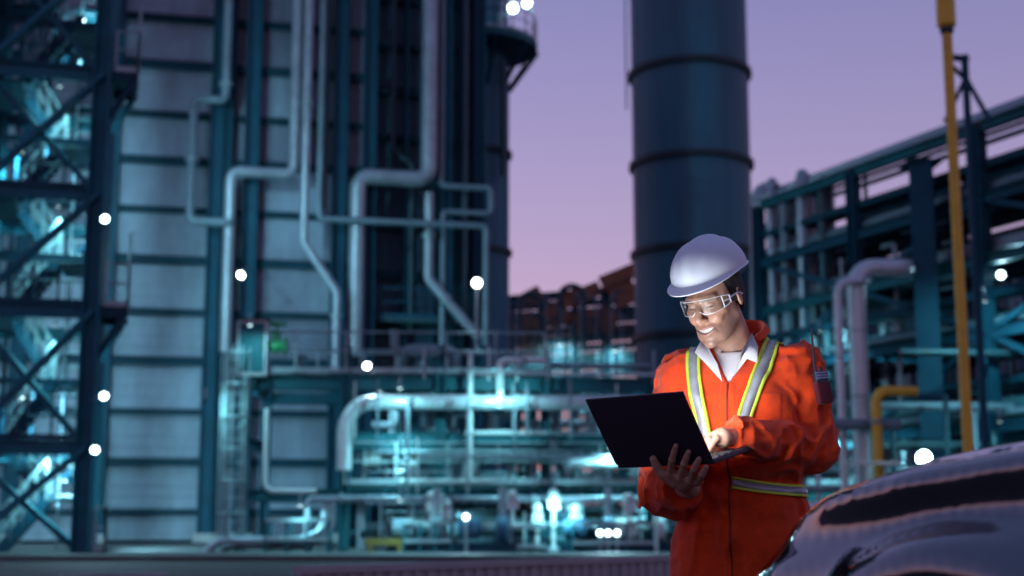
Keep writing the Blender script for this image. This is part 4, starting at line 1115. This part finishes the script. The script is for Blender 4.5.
skin = bpy.data.materials.new('skin'); skin.use_nodes = True
nd, lk = skin.node_tree.nodes, skin.node_tree.links; bs = nd['Principled BSDF']
at = nd.new('ShaderNodeVertexColor'); at.layer_name = 'Col'
lk.new(at.outputs['Color'], bs.inputs['Base Color'])
bs.inputs['Roughness'].default_value = .42; bs.inputs['Subsurface Weight'].default_value = .12
bs.inputs['Subsurface Radius'].default_value = (.012, .005, .003); bs.inputs['Subsurface Scale'].default_value = .5
nz = nd.new('ShaderNodeTexNoise'); nz.inputs['Scale'].default_value = 260; tcs = nd.new('ShaderNodeTexCoord'); lk.new(tcs.outputs['Object'], nz.inputs['Vector'])
bpn = nd.new('ShaderNodeBump'); bpn.inputs['Strength'].default_value = .4; bpn.inputs['Distance'].default_value = .002
lk.new(nz.outputs['Fac'], bpn.inputs['Height']); lk.new(bpn.outputs[0], bs.inputs['Normal'])

pbase = Vector((TO.x, TO.y, 0))
lo = (min(ELR.x, WRR.x) - .16, 3.78, -.01); hi = (ELL.x + .16, 4.75, HC.z + .22)
pos, fc = net(body, lo, hi, .0031)
ph = toH(pos.astype(np.float32)); ax_ = np.abs(ph[:, 0])
col = np.tile(np.array((.46, .255, .175)), (len(pos), 1))
n1 = vnoise((pos * 60).astype(np.float32), 31)[:, None]; n2 = vnoise((pos * 400).astype(np.float32), 32)[:, None]
n3 = vnoise((pos * 170).astype(np.float32), 33)[:, None]
col *= .84 + .20 * n1 + .10 * n2 + .10 * n3
col[:, 0] *= 1 + .08 * (n3[:, 0] - .5)
def paint(mask, c):
    global col
    m_ = np.clip(mask, 0, 1)[:, None]; col = col * (1 - m_) + np.array(c) * m_
zc = -.0745 + 8.5 * ax_ ** 2; hh = .0068 * np.clip(1 - (ax_ / .034) ** 2, 0, 1)
front = (ph[:, 1] > .07) & (ax_ < .038)
paint(np.clip(1 - np.abs(np.abs(ph[:, 2] - zc) - hh - .0035) / .0055, 0, 1) * front * .75, (.40, .13, .11))
paint((np.abs(ph[:, 2] - zc) < hh - .0005) * front * (ph[:, 1] < .0975), (.06, .015, .015))
beard = np.clip((-.050 - ph[:, 2]) / .02, 0, 1) * np.clip((ph[:, 1] + .02) / .03, 0, 1) * (np.linalg.norm(ph, axis=1) < .2)
paint(beard * (.26 + .38 * n2[:, 0]), (.11, .075, .065))
paint(np.exp(-((ph[:, 2] - .004 + .0078) / .0030) ** 2) * np.exp(-((ax_ - .032) / .013) ** 4) * (ph[:, 1] > .075), (.02, .012, .01))      # lashes along the lowered lids
paint(np.exp(-((ph[:, 2] - .0205 - .0 * ax_) / .0062) ** 2) * np.clip(1 - (np.abs(ax_ - .033) / .022) ** 4, 0, 1) * (ph[:, 1] > .06) * (.75 + .25 * n2[:, 0]), (.03, .018, .013))   # eyebrows
paint(np.exp(-((ax_ - .038) / .016) ** 2 - ((ph[:, 2] + .038) / .016) ** 2) * (ph[:, 1] > .05) * .25, (.50, .20, .16))      # flushed cheeks
person = mesh_from(pos, fc, 'person', skin, None, col)
person.location = pbase
me = person.data; A = np.empty(len(me.vertices) * 3, dtype=np.float32); me.vertices.foreach_get('co', A)
A = A.reshape(-1, 3) - np.array(pbase, dtype=np.float32); me.vertices.foreach_set('co', A.ravel())
tag(person, 'smiling person in orange coverall, white hard hat and clear glasses looking at an open laptop', 'person')

cdir = Vector((0, 0, CAMZ))
def hit(px, py, fn, lift=.002):
    r = ray(px, py).normalized(); p = cast(fn, [cdir], [r], 3.9, lift=lift)[0]; return Vector(p.tolist())
# ---- clothing
def cloth(name, col_, rough=.75, fine=900, var=.08, sheen=.2):
    m = pm(name, col_, rough, 0, var, 14, bump=.25, bscale=fine, spec=.25)
    m.node_tree.nodes['Principled BSDF'].inputs['Sheen Weight'].default_value = sheen
    return m
M_['orange'] = cloth('orange_cotton', (.76, .055, .005), .8, 500, .24)
M_['shirt'] = cloth('white_shirt', (.78, .78, .80), .7)
M_['silver'] = pm('silver_reflective_tape', (.40, .42, .45), .4, .3, .06, 40, bump=.1, bscale=600)
M_['lime'] = pm('lime_reflective_tape', (.62, .80, .06), .55, 0, .05, 30)
M_['hair'] = pm('black_hair', (.018, .013, .011), .55, 0, .3, 120, bump=.8, bscale=500)
M_['boot'] = pm('black_leather', (.02, .018, .016), .5, 0, .3, 20)
M_['zip'] = pm('dark_zip', (.20, .03, .012), .5, .2, .2, 60)
pos, fc = net(coverall, lo, (hi[0], hi[1], NK.z + .12), .0042, .025)
cov = mesh_from(pos, fc, 'coverall', M_['orange'], person); cs = cov.modifiers.new('relax', 'SMOOTH'); cs.factor = .5; cs.iterations = 2
cov['label'] = 'orange work coverall with silver and lime reflective tape'
def shirt(p):
    q = toT(p); d = torso(q, .010, 1.24, 1.485)
    return smax(d, -np.maximum(torso(q, .021, .7, 1.7), 1.475 - q[:, 2]), .004)
pos, fc = net(shirt, lo, (hi[0], hi[1], NK.z + .12), .005); mesh_from(pos, fc, 'shirt', M_['shirt'], person)
def hair(p):
    h = toH(p); x = np.abs(h[:, 0]); s = np.stack([x, h[:, 1], h[:, 2]], 1)
    d = smin(ell(s, (0, -.012, .040), (.0755, .097, .088)), ell(s, (0, -.035, -.01), (.066, .062, .075)), .03) - .0055 - .004 * vnoise(p * 160, 41)
    line = np.where(h[:, 1] > .0, -.012 + np.clip(h[:, 1] - .012, 0, 1) * 3.0, -.030 - np.clip(-h[:, 1] - .03, 0, .1) * .9)
    line = np.where((x > .06) & (h[:, 1] > -.02) & (h[:, 1] < .022), -.016, line)
    return smax(d, line - h[:, 2], .006)
pos, fc = net(hair, np.array(HC) - .17, np.array(HC) + .17, .0034); mesh_from(pos, fc, 'hair', M_['hair'], person)

def strip(name, mat, parent, rows):
    """rows: list of [left, right] points of a tape, given some thickness"""
    m = MB(); vs = []; n = len(rows)
    for a, b in rows: vs += [a, b]
    m.add(vs, [(2 * i, 2 * i + 1, 2 * i + 3, 2 * i + 2) for i in range(n - 1)])
    o = m.build(name, mat, parent, 'all')
    sm = o.modifiers.new('thickness', 'SOLIDIFY'); sm.thickness = .0022; sm.offset = 0
    return o
def cast(fn, o, d, start=0.0, maxd=.6, lift=.003):
    """walk from o along d until the cloth is reached (whole batch)"""
    o = np.asarray(o, np.float32); d = np.asarray(d, np.float32); t = np.full(len(o), start, np.float32); done = np.zeros(len(o), bool)
    for _ in range(90):
        v = fn(o + d * t[:, None]) - lift
        t = np.where(done, t, t + np.clip(v * .5, .0004, .02)); done |= v < .0006
    return o + d * t[:, None]
def yoke(p):
    d = torso_cloth(p)
    hi_ = np.where(toT(p)[:, 2] > 1.33, 0, 1).astype(np.float32)
    for k in sleeve(p): d = smin(d, k + hi_, .035)
    return d
def suspender(a_of, tau0, tau1, n=70):
    """band that runs up the chest, over the shoulder and down the back"""
    O, D, A_ = [], [], []
    for i in range(n):
        tau = tau0 + (tau1 - tau0) * i / (n - 1)
        for k in (-.0235, -.0135, -.0135, .0135, .0135, .0235):
            a = a_of(tau) + k
            c = T2W(a, 0, 1.31 + ZS); dr = tf * math.cos(tau) + Vector((0, 0, 1)) * math.sin(tau)
            O.append(c + dr * .36); D.append(-dr)
    pts = cast(yoke, O, D, lift=.008); pts = [Vector(p.tolist()) for p in pts]
    g6 = [pts[i * 6:i * 6 + 6] for i in range(n)]
    band = strip('reflective_band', M_['silver'], cov, [(r_[2], r_[3]) for r_ in g6])
    strip('lime_edge', M_['lime'], cov, [(r_[0], r_[1]) for r_ in g6]); strip('lime_edge', M_['lime'], cov, [(r_[4], r_[5]) for r_ in g6])
suspender(lambda t: -.088 - .038 * math.sin(max(-.6, min(t, 1.57))), R(-38), R(215))
suspender(lambda t: .066 + .052 * math.sin(max(-.6, min(t, 1.57))), R(-38), R(215))
n = 96; O, D = [], []  # waist tape, its right front left out to stand for the laptop's shade
for i in range(n + 1):
    an = R(-235) + R(322) * i / n          # from the right hip round the back to the left front
    for dz in (-.018, -.010, -.010, .010, .010, .018):
        c = T2W(0, .01, 1.080 + ZS + dz - .026 * math.cos(an)); dr = tl * math.cos(an) + tf * math.sin(an); O.append(c + dr * .33); D.append(-dr)
pts = [Vector(p.tolist()) for p in cast(torso_cloth, O, D, lift=.006)]
g6 = [pts[i * 6:i * 6 + 6] for i in range(n + 1)]
strip('waist_band', M_['silver'], cov, [(r_[2], r_[3]) for r_ in g6]); strip('lime_edge', M_['lime'], cov, [(r_[0], r_[1]) for r_ in g6]); strip('lime_edge', M_['lime'], cov, [(r_[4], r_[5]) for r_ in g6])
O, D = [], []
for i in range(60):
    for a in (-.0028, .0028): O.append(T2W(a, .36, .80 + ZS + i * .575 / 59)); D.append(-tf)
pts = [Vector(p.tolist()) for p in cast(torso_cloth, O, D, lift=.0045)]
strip('zip', M_['zip'], cov, [(pts[2 * i], pts[2 * i + 1]) for i in range(60)])

# collars: strips that follow the neck; rows are given from the nape (e = 0) to the front tips (e = 1)
def collar(name, mat, parent, gap, prof, thick=.003):
    n = 48; m = MB(); vs = []; k_ = None
    for i in range(n):
        u = i / (n - 1); an = R(90) + gap + (2 * math.pi - 2 * gap) * u; e = abs(u - .5) * 2
        ca, sa = math.cos(an), math.sin(an)
        row = [T2W(ca * rx, sa * ry - .006 + by, z + ZS) for rx, ry, by, z in prof(e)]
        k_ = len(row); vs += row
    m.add(vs, [(k_ * i + k, k_ * i + k + 1, k_ * i + k_ + k + 1, k_ * i + k_ + k) for i in range(n - 1) for k in range(k_ - 1)])
    o = m.build(name, mat, parent, 'all')
    sm = o.modifiers.new('thickness', 'SOLIDIFY'); sm.thickness = thick; sm.offset = 0
    ss = o.modifiers.new('soft', 'SUBSURF'); ss.levels = ss.render_levels = 1
    return o
def pshirt(e):
    d = .050 * e ** 2.5
    return [(.068, .066, 0, 1.490 - d), (.068, .066, 0, 1.530 - d), (.073, .072, 0, 1.541 - d), (.086, .088, 0, 1.528 - d), (.098 + .012 * e ** 3, .100 + .014 * e ** 3, 0, 1.505 - d - .030 * e ** 4)]
def pcov(e):
    d = .070 * e ** 2.2; o_ = .022 * e ** 2
    return [(.090 + o_, .088 + o_, 0, 1.470 - d), (.079 + o_, .080 + o_, .004, 1.535 - d), (.073 + o_, .077 + o_, .008, 1.595 - d * 1.1), (.079 + o_, .083 + o_, .008, 1.600 - d * 1.1), (.090 + o_ * 1.5, .094 + o_, .006, 1.578 - d * 1.1)]
collar('shirt_collar', M_['shirt'], person, R(26), pshirt)
def wing(pix, up):
    m = MB(); vs = [hit(x, y, torso_cloth, .020 + (.008 if k < up else 0)) for k, (x, y) in enumerate(pix)]
    m.add(vs, [(0, i, i + 1) for i in range(1, len(vs) - 1)]); o = m.build('collar_wing', M_['shirt'], person, 'all')
    sm = o.modifiers.new('thickness', 'SOLIDIFY'); sm.thickness = .003
wing([(701, 340), (695, 352), (709, 366), (722, 381), (717, 364), (708, 348)], 2)
wing([(752, 333), (758, 347), (757, 363), (747, 359), (734, 376), (740, 356)], 2)
collar('coverall_collar', M_['orange'], cov, R(44), pcov, .005)
m = MB(); e0 = P(643, 478, 4.34); m.tube([e0, e0 + Vector((-.012, -.01, -.03)), e0 + Vector((-.004, -.012, -.062)), e0 + Vector((-.014, -.01, -.092))], [.009, .007, .008, .004], 6, 0); m.build('cuff_strap', M_['orange'], cov, True)
# boots
for i in (0, 1):
    a = ANK[i]
    def boot(p, a=a):
        d = rcone(p, a + Vector((0, 0, .08)), a + Vector((0, 0, -.04)), .062, .058)
        d = smin(d, rcone(p, a + Vector((0, 0, -.055)) - tf * .03, a + Vector((0, 0, -.058)) + tf * .15, .046, .044), .03)
        return smax(d, .003 - p[:, 2], .006)
    pos, fc = net(boot, np.array(a) - np.array((.2, .3, .12)), np.array(a) + np.array((.2, .2, .18)), .008); mesh_from(pos, fc, 'boot', M_['boot'], person)

# ---- hard hat
M_['helmet'] = pm('white_helmet_plastic', (.66, .71, .80), .5, 0, .03, 8, spec=.5)
hh_ = empty('hard_hat', H2W(0, 0, .06), 'glossy white hard hat with a short peak on the head of the worker', 'helmet')
HCZ = .083
def hat_pt(th, ph_, grow=0.0):
    """th: 0 = forwards; ph_: 0 at the crown, 1 at the rim, up to 1.35 across the brim"""
    ct, st_ = math.cos(th), math.sin(th)
    rx, ry, rz = .110 + grow, .132 + grow, .104 + grow
    a = min(ph_, 1) * math.pi / 2
    s_, c_ = math.sin(a) ** .92, math.cos(a)
    x, y, z = rx * s_ * st_, ry * s_ * ct - .012, rz * c_ + HCZ
    rib = math.exp(-(x / .020) ** 4) * .0065 * min(1, max(0, (1 - ph_) / .28)) + math.exp(-((abs(x) - .052) / .011) ** 4) * .002 * min(1, max(0, (.86 - ph_) / .2)) * min(1, ph_ / .25)
    z += rib * c_; y += rib * ct * s_; x += rib * st_ * s_
    fr = max(0, ct) ** 1.6; bk = max(0, -ct) ** 2
    z -= .006 * bk * min(1, ph_) ** 4
    if ph_ > 1:
        t = (ph_ - 1) / .35
        ext = .005 + .032 * fr + .008 * bk
        x += st_ * ext * t * (.9); y += ct * ext * t; z -= (.004 + .012 * fr) * t ** 1.3 + .002
    if ph_ > .88 : z -= .010 * fr * (ph_ - .88) / .12 if ph_ <= 1 else .010 * fr
    return (x, y, z)
m = MB(); seg = 72; rows = [0.02, .08, .16, .24, .32, .40, .48, .56, .64, .72, .80, .88, .94, .985, 1.0, 1.06, 1.15, 1.25, 1.35]
vs = []
for p_ in rows: vs += [H2W(*hat_pt(2 * math.pi * k / seg, p_)) for k in range(seg)]
fs = [(i * seg + k, i * seg + (k + 1) % seg, (i + 1) * seg + (k + 1) % seg, (i + 1) * seg + k) for i in range(len(rows) - 1) for k in range(seg)]
vs.append(H2W(0, -.012, HCZ + .104 + .0065)); fs += [(len(vs) - 1, (k + 1) % seg, k) for k in range(seg)]
m.add(vs, fs); o = m.build('shell', M_['helmet'], hh_, 'all')
sm = o.modifiers.new('thickness', 'SOLIDIFY'); sm.thickness = .004; sm.offset = -1
bv = o.modifiers.new('edge', 'BEVEL'); bv.width = .0012; bv.segments = 2; bv.limit_method = 'ANGLE'; bv.angle_limit = R(60)
m = MB(); ring = [H2W(*[c for c in hat_pt(2 * math.pi * k / 48, .97, -.010)]) for k in range(49)]; m.tube(ring, .006, 6, 0, False); m.build('sweatband', M_['black'], hh_, True)
# ---- safety glasses
gl = empty('safety_glasses', H2W(0, .11, 0), 'clear wraparound safety glasses on the face of the worker', 'glasses')
M_['clear'] = bpy.data.materials.new('clear_polycarbonate'); M_['clear'].use_nodes = True
nn = M_['clear'].node_tree; nn.nodes.clear()
ou = nn.nodes.new('ShaderNodeOutputMaterial'); tr_ = nn.nodes.new('ShaderNodeBsdfTransparent'); gs = nn.nodes.new('ShaderNodeBsdfGlossy'); gs.inputs['Roughness'].default_value = .05
tr_.inputs[0].default_value = (.86, .90, .92, 1); fr_ = nn.nodes.new('ShaderNodeFresnel'); fr_.inputs['IOR'].default_value = 1.2
mxs = nn.nodes.new('ShaderNodeMixShader'); nn.links.new(fr_.outputs[0], mxs.inputs[0]); nn.links.new(tr_.outputs[0], mxs.inputs[1]); nn.links.new(gs.outputs[0], mxs.inputs[2]); nn.links.new(mxs.outputs[0], ou.inputs[0])
M_['frost'] = pm('clear_frame_plastic', (.72, .76, .80), .2, 0, .04, 30)
def lens_pt(u, v):
    """u -1..1 across one eye side to the temple, v 0 top .. 1 bottom"""
    an = u * R(74); x = .076 * math.sin(an); y = .060 + .056 * math.cos(an)
    nose = math.exp(-(u / .16) ** 2)
    top = .026 - .004 * abs(u) ** 2; bot = -.022 + .016 * nose - .0 + .008 * abs(u) ** 3
    return (x, y - .004 * v, top + (bot - top) * v)
m = MB(); n = 40
vs = [H2W(*lens_pt(-1 + 2 * i / n, j / 5)) for i in range(n + 1) for j in range(6)]
m.add(vs, [(i * 6 + j, i * 6 + j + 1, (i + 1) * 6 + j + 1, (i + 1) * 6 + j) for i in range(n) for j in range(5)]); m.build('lens', M_['clear'], gl, 'all')
for v in (0, 1):
    m = MB(); m.tube([H2W(*lens_pt(-1 + 2 * i / n, v)) for i in range(n + 1)], .0011, 6, 0); m.build('rim', M_['frost'], gl, True)
for s_ in (-1, 1):
    m = MB()
    a, b = Vector(lens_pt(s_, .0)), Vector(lens_pt(s_, 1)); e = Vector((s_ * .079, -.012, .010))
    for k in (0, .5, 1): m.tube([H2W(*a.lerp(b, k)), H2W(*((a.lerp(b, k) + Vector((s_ * .083, .045, .004 + (.5 - k) * .026))) / 2)), H2W(s_ * .082, .045, .004 + (.5 - k) * .022)], .0022, 6, 0)
    m.tube([H2W(*a), H2W(*b)], .0022, 6, 0); m.tube([H2W(s_ * .082, .045, .017), H2W(s_ * .082, .045, -.009)], .0026, 6, 0)
    m.build('side_shield_rib', M_['frost'], gl, True)
    m = MB(); vs = [H2W(*a), H2W(*b), H2W(s_ * .082, .045, -.008), H2W(s_ * .082, .045, .016)]; m.add(vs, [(0, 1, 2, 3)]); m.build('side_shield', M_['clear'], gl)
    m = MB(); m.tube([H2W(s_ * .082, .045, .006), H2W(s_ * .083, .0, .008), H2W(s_ * .082, -.03, -.004)], .003, 6, 0); m.build('temple', M_['frost'], gl, True)
# teeth belong to the person
M_['teeth'] = pm('teeth', (.47, .44, .40), .3, 0, .04, 60)
m = MB(); vs = []; n = 15
for i in range(n + 1):
    x = -.032 + .064 * i / n; z = -.0745 + 8.5 * x * x; hh2 = .0068 * max(0, 1 - (x / .034) ** 2) + .002
    y = .1000 - 11 * x * x + .0008 * abs(math.sin(i * math.pi / 1.5))
    vs += [H2W(x, y, z + hh2), H2W(x, y + .0006, z), H2W(x, y - .001, z - hh2 * .8)]
m.add(vs, [(3 * i + k, 3 * i + k + 1, 3 * i + k + 4, 3 * i + k + 3) for i in range(n) for k in range(2)])
m.build('teeth', M_['teeth'], person, 'all')

# ---- laptop
lap = empty('laptop', HCn, 'thin black open laptop held in front of the worker', 'laptop')
M_['lapblack'] = pm('black_laptop_shell', (.040, .030, .052), .5, .2, .06, 20)
M_['keys'] = pm('laptop_keys', (.03, .03, .035), .45, 0, .1, 60)
LMb = Matrix((LH, LB, LN)).transposed(); LMl = Matrix((LH, LD, LDN)).transposed()
def slab(name, c, size, Mx, mat, parent, bev=.004):
    m = MB(); m.box(c, size, Mx); o = m.build(name, mat, parent)
    b = o.modifiers.new('edge', 'BEVEL'); b.width = bev; b.segments = 3; o.data.polygons.foreach_set('use_smooth', [True] * 6); return o
slab('base', HCn + LB * (LDP / 2 + .004) - LN * .002, (LW, LDP, .015), LMb, M_['lapblack'], lap)
lid = slab('lid', HCn + LD * (LDP / 2 + .004), (LW, LDP, .007), LMl, M_['lapblack'], lap, .003)
slab('bezel', HCn + LD * (LDP / 2 + .004) + LDN * .0042, (LW - .006, LDP - .006, .001), LMl, M_['black'], lid, .0004)
M_['screen'] = glow('lit_screen', (.88, .94, 1.0), 29)
slab('screen', HCn + LD * (LDP / 2 + .008) + LDN * .0056, (LW - .022, LDP - .034, .0012), LMl, M_['screen'], lid, .0004)
m = MB()
for r_ in range(5):
    for c_ in range(14): m.box(HCn + LH * (-.145 + c_ * .0223 + (r_ % 2) * .004) + LB * (.045 + r_ * .021) + LN * .0068, (.018, .017, .0026), LMb)
m.build('keys', M_['keys'], lap, kind='stuff')
slab('touchpad', HCn + LB * .198 + LN * .0058, (.11, .065, .001), LMb, M_['keys'], lap, .0004)
for s_ in (-1, 1):
    m = MB(); m.tube([HCn + LH * (s_ * .12 - .03) + LN * .004, HCn + LH * (s_ * .12 + .03) + LN * .004], .0065, 10, 0); m.build('hinge', M_['lapblack'], lap, True)
# two-way radio in the sleeve pocket
cdir = Vector((0, 0, CAMZ))
def hit(px, py, fn, lift=.002):
    r = ray(px, py).normalized(); p = cast(fn, [cdir], [r], 3.9, lift=lift)[0]; return Vector(p.tolist())
def armL(p): return sleeve(p)[0]
rc = hit(821, 388, armL, .012)
rn = Vector((.42, -.88, .12)).normalized(); ru = (Vector((-.12, 0, 1)) - rn * Vector((-.12, 0, 1)).dot(rn)).normalized(); rs_ = ru.cross(rn)
RMx = Matrix((rs_, rn, ru)).transposed()
M_['maroon'] = cloth('maroon_pocket_cloth', (.11, .008, .02), .8)
M_['radio'] = pm('black_radio_plastic', (.02, .02, .03), .4, 0, .1, 30)
M_['display'] = pm('blue_patch', (.07, .11, .28), .4, 0, .3, 60)
pk = slab('sleeve_pocket', rc - ru * .016 + rn * .006, (.052, .024, .066), RMx, M_['maroon'], cov, .006)
rad = empty('radio', rc, 'dark two way radio with a thin aerial in the sleeve pocket', 'radio')
slab('body', rc + ru * .012 + rn * .006, (.045, .018, .072), RMx, M_['radio'], rad, .004)
slab('front_plate', rc + ru * .036 + rn * .0165, (.046, .003, .026), RMx, M_['display'], rad, .001)
for k in range(3): slab('stripe', rc + ru * (.028 + k * .008) + rn * .0187, (.040, .0012, .0025), RMx, M_['silver'], rad, .0002)
m = MB(); q = rc + ru * .048 - rs_ * .016 + rn * .010; m.tube([q, q + ru * .02, q + ru * .13 + rn * .02], [.0055, .0045, .0025], 8, 0); m.build('aerial', M_['radio'], rad, True)
m = MB(); m.lathe(rc + ru * .05 + rs_ * .012, [(.006, 0), (.006, .012), (.004, .014)], 10, ru); m.build('knob', M_['radio'], rad, True)
# ================================================================== parked car at the right edge
BETA = R(60)
cf = Vector((-math.cos(BETA), math.sin(BETA), 0)); cn = Vector((-math.sin(BETA), -math.cos(BETA), 0))     # forwards, and out of the side we see
HWD = .92
CO = Vector((.335, 3.30, 0)) - cn * HWD                 # ground point under the middle of the nose
def C2W(u, v, z): return CO + cf * u + cn * v + Vector((0, 0, z))
CMt = np.array([cf, cn, (0, 0, 1)], dtype=np.float32).T
def toC(p): return (p - sp(CO)) @ CMt
ZT = np.array([(-4.7, .95), (-4.6, 1.10), (-3.6, 1.16), (-1.45, 1.17), (-1.0, 1.155), (-.70, 1.125), (-.45, 1.075), (-.28, 1.02), (-.16, .955), (-.08, .88), (-.02, .78), (.0, .70)], dtype=np.float32)
WT = np.array([(-4.7, .70), (-4.5, .84), (-3.5, .92), (-1.2, .92), (-.6, .90), (-.3, .86), (-.12, .78), (0, .60)], dtype=np.float32)
WHL = [(-.86, .43), (-3.75, .40)]
def carbody(p):
    q = toC(p); u, v, z = q[:, 0], np.abs(q[:, 1]), q[:, 2]
    zt = np.interp(u, ZT[:, 0], ZT[:, 1]) - .05 * (v / .9) ** 2 + .018 * np.exp(-((v - .52) / .05) ** 2) * np.clip(-u * 3, 0, 1)
    w_ = np.interp(u, WT[:, 0], WT[:, 1]) - .10 * np.clip(z - .75, 0, 1) - .05 * np.clip(.5 - z, 0, 1)
    cz = .985 + .10 * np.clip(-u - .1, 0, 1.2)
    w_ = w_ + .030 * np.exp(-((z - cz) / .030) ** 2) - .034 * np.exp(-((z - cz + .085) / .045) ** 2)  # crease and hollow shaped to put a dark band in the reflection
    d = smax((z - zt) * .9, (v - w_) * .95, .13)
    d = smax(d, np.maximum(.26 - z, np.maximum(u, -4.65 - u)), .06)
    for wu, wz in WHL:
        rr = np.sqrt((u - wu) ** 2 + (z - wz) ** 2)
        fl = np.sqrt((rr - .44) ** 2 + np.clip(np.abs(v - .86) - .02, 0, 1) ** 2) - .078
        d = smin(d, np.where(z > .3, fl, 1), .05)
        d = smax(d, -np.maximum(rr - .415, .55 - v), .015)
    # shut lines
    d = d + .016 * np.exp(-((v - .76 - .06 * np.clip(-u - .3, 0, 1)) / .012) ** 2) * (u > -1.3) * (u < -.22) * (z > .8)
    d = d + .006 * np.exp(-((u + 1.42) / .007) ** 2) * (z < 1.2)
    return d.astype(np.float32)
M_['paint'] = pm('dark_car_paint', (.14, .14, .16), .04, 1.0, .05, 2, coat=1.0)
M_['paint'].node_tree.nodes['Principled BSDF'].inputs['Coat Roughness'].default_value = .03
M_['carglass'] = pm('dark_car_glass', (.01, .012, .015), .06, 0, .05, 2, coat=.5)
M_['chrome'] = pm('chrome', (.7, .7, .72), .12, 1, .05, 4)
M_['lampglass'] = pm('headlamp_glass', (.04, .05, .07), .05, .4, .25, 9, coat=1.0)
M_['tyre'] = pm('tyre_rubber', (.018, .018, .019), .8, 0, .2, 12)
car = empty('parked_car', C2W(-2.3, 0, 0), 'dark glossy car, its front wing and hood at the lower right corner', 'car')
cl = [C2W(u, v, 0) for u in (-4.8, .12) for v in (-1.05, 1.05)]
lo2 = (min(c.x for c in cl), min(c.y for c in cl), .15); hi2 = (max(c.x for c in cl), max(c.y for c in cl), 1.35)
pos, fc = net(carbody, lo2, hi2, .017, slack=.06)
cb = mesh_from(pos, fc, 'body', M_['paint'], car)
sm = cb.modifiers.new('fair', 'SMOOTH'); sm.factor = .5; sm.iterations = 14
sb2 = cb.modifiers.new('soft', 'SUBSURF'); sb2.levels = sb2.render_levels = 1
def loft(secs, name, mat, parent):
    m = MB(); k = len(secs[0]); vs = [p for s_ in secs for p in s_]
    m.add(vs, [(i * k + j, i * k + j + 1, (i + 1) * k + j + 1, (i + 1) * k + j) for i in range(len(secs) - 1) for j in range(k - 1)])
    return m.build(name, mat, parent, True)
# cabin glass, pillars and roof
cab = [(-1.35, 1.15, .70), (-1.75, 1.42, .66), (-2.15, 1.64, .61), (-3.6, 1.66, .60), (-4.2, 1.45, .66), (-4.5, 1.14, .72)]
for i in range(len(cab) - 1):
    (u0, z0, w0), (u1, z1, w1) = cab[i], cab[i + 1]
    nm = 'windscreen' if i < 2 else ('roof' if i == 2 else 'rear_window')
    loft([[C2W(u0, -w0 + 2 * w0 * j / 8, z0 + .03 * (1 - (j / 4 - 1) ** 2)) for j in range(9)], [C2W(u1, -w1 + 2 * w1 * j / 8, z1 + .03 * (1 - (j / 4 - 1) ** 2)) for j in range(9)]], nm, M_['paint' if i == 2 else 'carglass'], car)
for s_ in (-1, 1):
    m = MB(); ring = [C2W(u, s_ * w_, z) for u, z, w_ in cab] + [C2W(-4.5, s_ * .80, 1.05), C2W(-1.35, s_ * .80, 1.05)]
    m.add(ring, [tuple(range(len(ring)))]); m.build('side_glass', M_['carglass'], car)
    for k in (0, 3): 
        m = MB(); pts = [C2W(u, s_ * (w_ + .01), z + .01) for u, z, w_ in (cab[:3] if k == 0 else cab[3:])]; m.tube(pts, .045, 8, 0); m.build('pillar', M_['paint'], car, True)
    m = MB(); m.tube([C2W(-2.6, s_ * .62, 1.66), C2W(-2.7, s_ * .80, 1.1)], .04, 8, 0); m.build('pillar', M_['paint'], car, True)
    mb = MB(); c = C2W(-1.55, s_ * 1.02, 1.2); mb.lathe(c - cf * .06, [(.03, 0), (.10, .03), (.11, .08), (.09, .14), (.03, .17)], 16, cf); mb.build('mirror', M_['paint'], car, True)
# lamps that wrap round the front corners
for s_ in (-1, 1):
    def hl(p, s_=s_):
        q = toC(p); k = carbody(p) + .003
        e = ell(q, (-.17, s_ * .74, .80), (.20, .20, .075)); return smax(e, k, .01)
    c = np.array(C2W(-.2, s_ * .74, .83)); pos, fc = net(hl, c - .4, c + .4, .016, slack=.06)
    o = mesh_from(pos, fc, 'headlight', M_['lampglass'], car); sm = o.modifiers.new('fair', 'SMOOTH'); sm.factor = .5; sm.iterations = 4
    m = MB(); m.lathe(C2W(-.24, s_ * .60, .78), [(.02, -.04), (.055, 0), (.06, .03), (.05, .035)], 18, cf); m.build('reflector', M_['chrome'], o, True)
m = MB()
for k in range(5): m.beam(C2W(.005, -.46, .56 + k * .05), C2W(.005, .46, .56 + k * .05), .03, .018)
m.build('grille', M_['chrome'], car)
for wu, wz in WHL:
    for s_ in (-1, 1):
        c = C2W(wu, s_ * .70, .37); ax = cn * s_
        m = MB(); m.lathe(c, [(.24, 0), (.34, .0), (.365, .04), (.365, .18), (.34, .22), (.24, .21)], 40, ax); o = m.build('tyre', M_['tyre'], car, True)
        m = MB(); m.lathe(c, [(.235, .02), (.235, .20), (.21, .19), (.19, .12), (.05, .15), (.04, .17)], 32, ax)
        m.build('rim', M_['chrome'], o, True)
